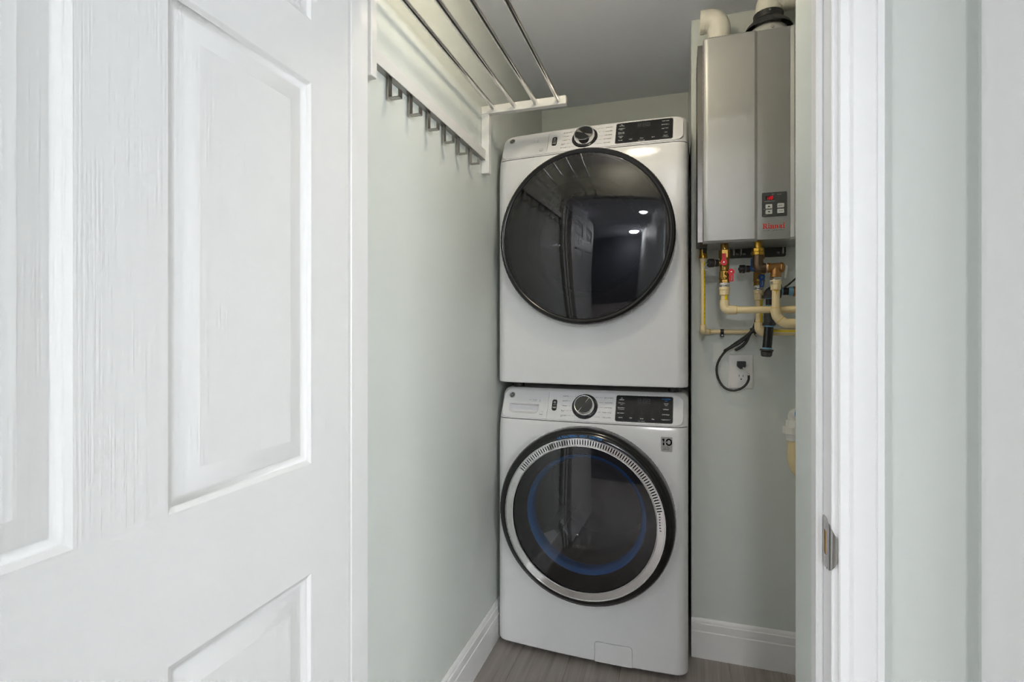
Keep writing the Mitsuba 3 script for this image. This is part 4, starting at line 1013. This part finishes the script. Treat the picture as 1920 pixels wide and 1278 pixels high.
add('gas_pipe__drip_cap', cat_([cyl((gx - 0.0085, gy, 1.1650), (gx - 0.0079, gy, 1.1715), 0.0215), cyl((gx - 0.0095, gy, 1.1455), (gx - 0.0084, gy, 1.1660), 0.0172, r1=0.0190, bev=0.004)]), 'iron_black', 30)
add('gas_pipe__side_nipple', cyl((1.034, gy, 1.3705), (1.085, gy, 1.3690), 0.0125), 'black_satin', 30)
for m in (cyl((gx - 0.0008, gy, 1.2480), (gx - 0.0004, gy, 1.2540), 0.0170), cyl((gx - 0.0078, gy, 1.1705), (gx - 0.0074, gy, 1.1770), 0.0162), cyl((gx, gy, 1.3195), (gx, gy, 1.3235), 0.0130), cyl((gx, gy, 1.3450), (gx, gy, 1.3490), 0.0135), cyl((1.0365, gy, 1.3705), (1.0440, gy, 1.3702), 0.0138), cyl((1.0610, gy, 1.3697), (1.0760, gy, 1.3692), 0.0150)):
    add('gas_pipe__tape', m, 'tape_blue', 30, label='blue thread seal tape')
add('gas_pipe__side_fitting', cyl((1.0755, gy, 1.3692), (1.1150, gy, 1.3685), 0.0170, 24), 'bronze', 30)

pass
thing('control_cable', 'thin black cable slanting up to the right beside the gas pipe', 'cable')
add('control_cable__wire', tube(spline([(1.046, gy - 0.012, 1.381), (1.062, gy - 0.010, 1.3935), (1.080, gy - 0.004, 1.410), (1.105, gy + 0.01, 1.432), (1.14, gy + 0.05, 1.455)], 30), 0.0030, 10), 'black_rubber', 30)

# power cord: a tied bundle, a drooping loop and the plug
thing('power_cord', 'black power cord tied in a bundle, looping down to its plug', 'power cord')
cordp = [(0.9770, 2.085, 1.300), (0.9690, 2.078, 1.268), (0.9560, 2.074, 1.236), (0.9310, 2.080, 1.211), (0.9010, 2.088, 1.188), (0.8760, 2.100, 1.166), (0.8570, 2.104, 1.142), (0.8420, 2.104, 1.110), (0.8400, 2.103, 1.078), (0.8500, 2.100, 1.046), (0.8720, 2.092, 1.021), (0.9010, 2.084, 1.017), (0.9280, 2.078, 1.030), (0.9440, 2.074, 1.053), (0.9455, 2.072, 1.074)]
add('power_cord__loop', tube(spline(cordp, 120), 0.0043, 12), 'black_rubber', 30)
folds = []
for (a, b2, o, dz) in ((0.972, 0.868, 0.000, 0.000), (0.974, 0.874, -0.008, 0.004), (0.969, 0.906, -0.004, -0.008)):
    L = [(a, 2.080 + o, 1.243 + dz), (a - 0.022, 2.076 + o, 1.226 + dz), ((a + b2) / 2, 2.082 + o, 1.198 + dz * 0.4 + (0.974 - (a + b2) / 2) * -0.02), (b2 + 0.012, 2.086 + o, 1.170 + dz + (0.012 if b2 > 0.9 else 0)), (b2, 2.092 + o, 1.162 + dz + (0.012 if b2 > 0.9 else 0))]
    folds.append(tube(spline(L, 40), 0.0056, 12))
    folds.append(along(trimesh.creation.icosphere(2, 0.0056), L[-1], (0, 0, 1)))
add('power_cord__bundle', cat_(folds), 'black_rubber', 30)
add('power_cord__tie', cat_([along(lathe([(0.0125, -0.003), (0.0138, -0.003), (0.0138, 0.003), (0.0125, 0.003)], 24), (0.961, 2.076, 1.234), (0.7, 0, 0.7)), tube(spline([(0.963, 2.064, 1.226), (0.966, 2.062, 1.219), (0.970, 2.062, 1.214)], 8), 0.0012, 8)]), 'black_rubber', 30)
plug = Polygon([(-0.0150, 0.012), (-0.0135, 0.0145), (0.0135, 0.0145), (0.0150, 0.012), (0.0150, -0.004), (0.006, -0.0135), (-0.004, -0.0135), (-0.0150, -0.004)])
add('power_cord__plug', cat_([facing(ex(plug, 0.016), 0.9245, 2.110, 1.1085), facing(ex(plug.buffer(-0.002), 0.004), 0.9245, 2.094, 1.1085)]), 'black_satin', 25)
add('power_cord__strain_wire', cat_([tube(np.array([(0.930, 2.086, 1.0995), (0.9375, 2.080, 1.0885), (0.9450, 2.073, 1.0775)]), 0.0014, 8), along(trimesh.creation.icosphere(2, 0.0036), (0.9300, 2.087, 1.0995), (0, 0, 1)), cyl((0.9430, 2.0735, 1.0790), (0.9458, 2.072, 1.0735), 0.0046, 14)]), 'steel_clamp', 30, label='pale wire tag by the plug')

thing('wall_outlet', 'oversized white wall outlet plate below the pipes', 'wall outlet')
add('wall_outlet__plate', bx(0.8822, 0.9660, 2.1135, 2.1195, 1.0205, 1.1478, 0.0035), 'outlet_plate')
for z in (1.1065, 1.0640):
    k = add('wall_outlet__receptacle', facing(ex(rrect(0.9110, 0.9385, z - 0.0145, z + 0.0145, 0.0065), 0.0030), 0, 2.1140, 0), 'outlet_white')
    sl = unary_union([box(0.9172, z + 0.0005, 0.9188, z + 0.0085), box(0.9305, z + 0.0010, 0.9321, z + 0.0080), Point(0.9247, z - 0.0075).buffer(0.0026)])
    add(k + '__slots', facing(ex(sl, 0.0002), 0, 2.1110, 0), 'print_black')

# white standpipe union at the right
thing('standpipe', 'white pipe union with a cream pipe curving away, cut off by the wall corner', 'pipe')
sx, sy_ = 1.0870, 2.05
add('standpipe__elbow', elbow((sx + 0.001, sy_, 0.946), (0, 0, -1), (0.5, -0.85, 0.1), 0.0200, 0.028, 0.026, bend=0.018), 'pvc_fitting', 35)
add('standpipe__primer_ring', along(lathe([(0.0165, 0), (0.0165, 0.0012), (0.0186, 0.0012), (0.0186, 0)], 36), np.array((sx + 0.001, sy_, 0.946)) + 0.0262 * np.array((0.5, -0.85, 0.1)), (0.5, -0.85, 0.1)), 'print_blue')
add('standpipe__union', cat_([cyl((sx, sy_, 0.900), (sx, sy_, 0.922), 0.0245, 8), cyl((sx, sy_, 0.876), (sx, sy_, 0.901), 0.0350, 10), cyl((sx, sy_, 0.852), (sx, sy_, 0.877), 0.0250)]), 'pvc_fitting', 25)
add('standpipe__tail', tube(spline([(sx, sy_, 0.856), (sx, sy_, 0.800), (sx + 0.002, sy_, 0.775), (sx + 0.014, sy_, 0.748), (sx + 0.040, sy_, 0.730), (sx + 0.09, sy_, 0.726), (sx + 0.16, sy_, 0.726)], 40), 0.0195, 28), 'cpvc', 30)

# the two machines stand a touch askew, their right fronts a little nearer
SKEW = T().translate([XC, 1.96, 0]).rotate([0, 0, 1], -1.8).translate([-XC, -1.96, 0])
for k in scene:
    if k.startswith(('washing_machine__', 'dryer__')):
        scene[k]['to_world'] = SKEW
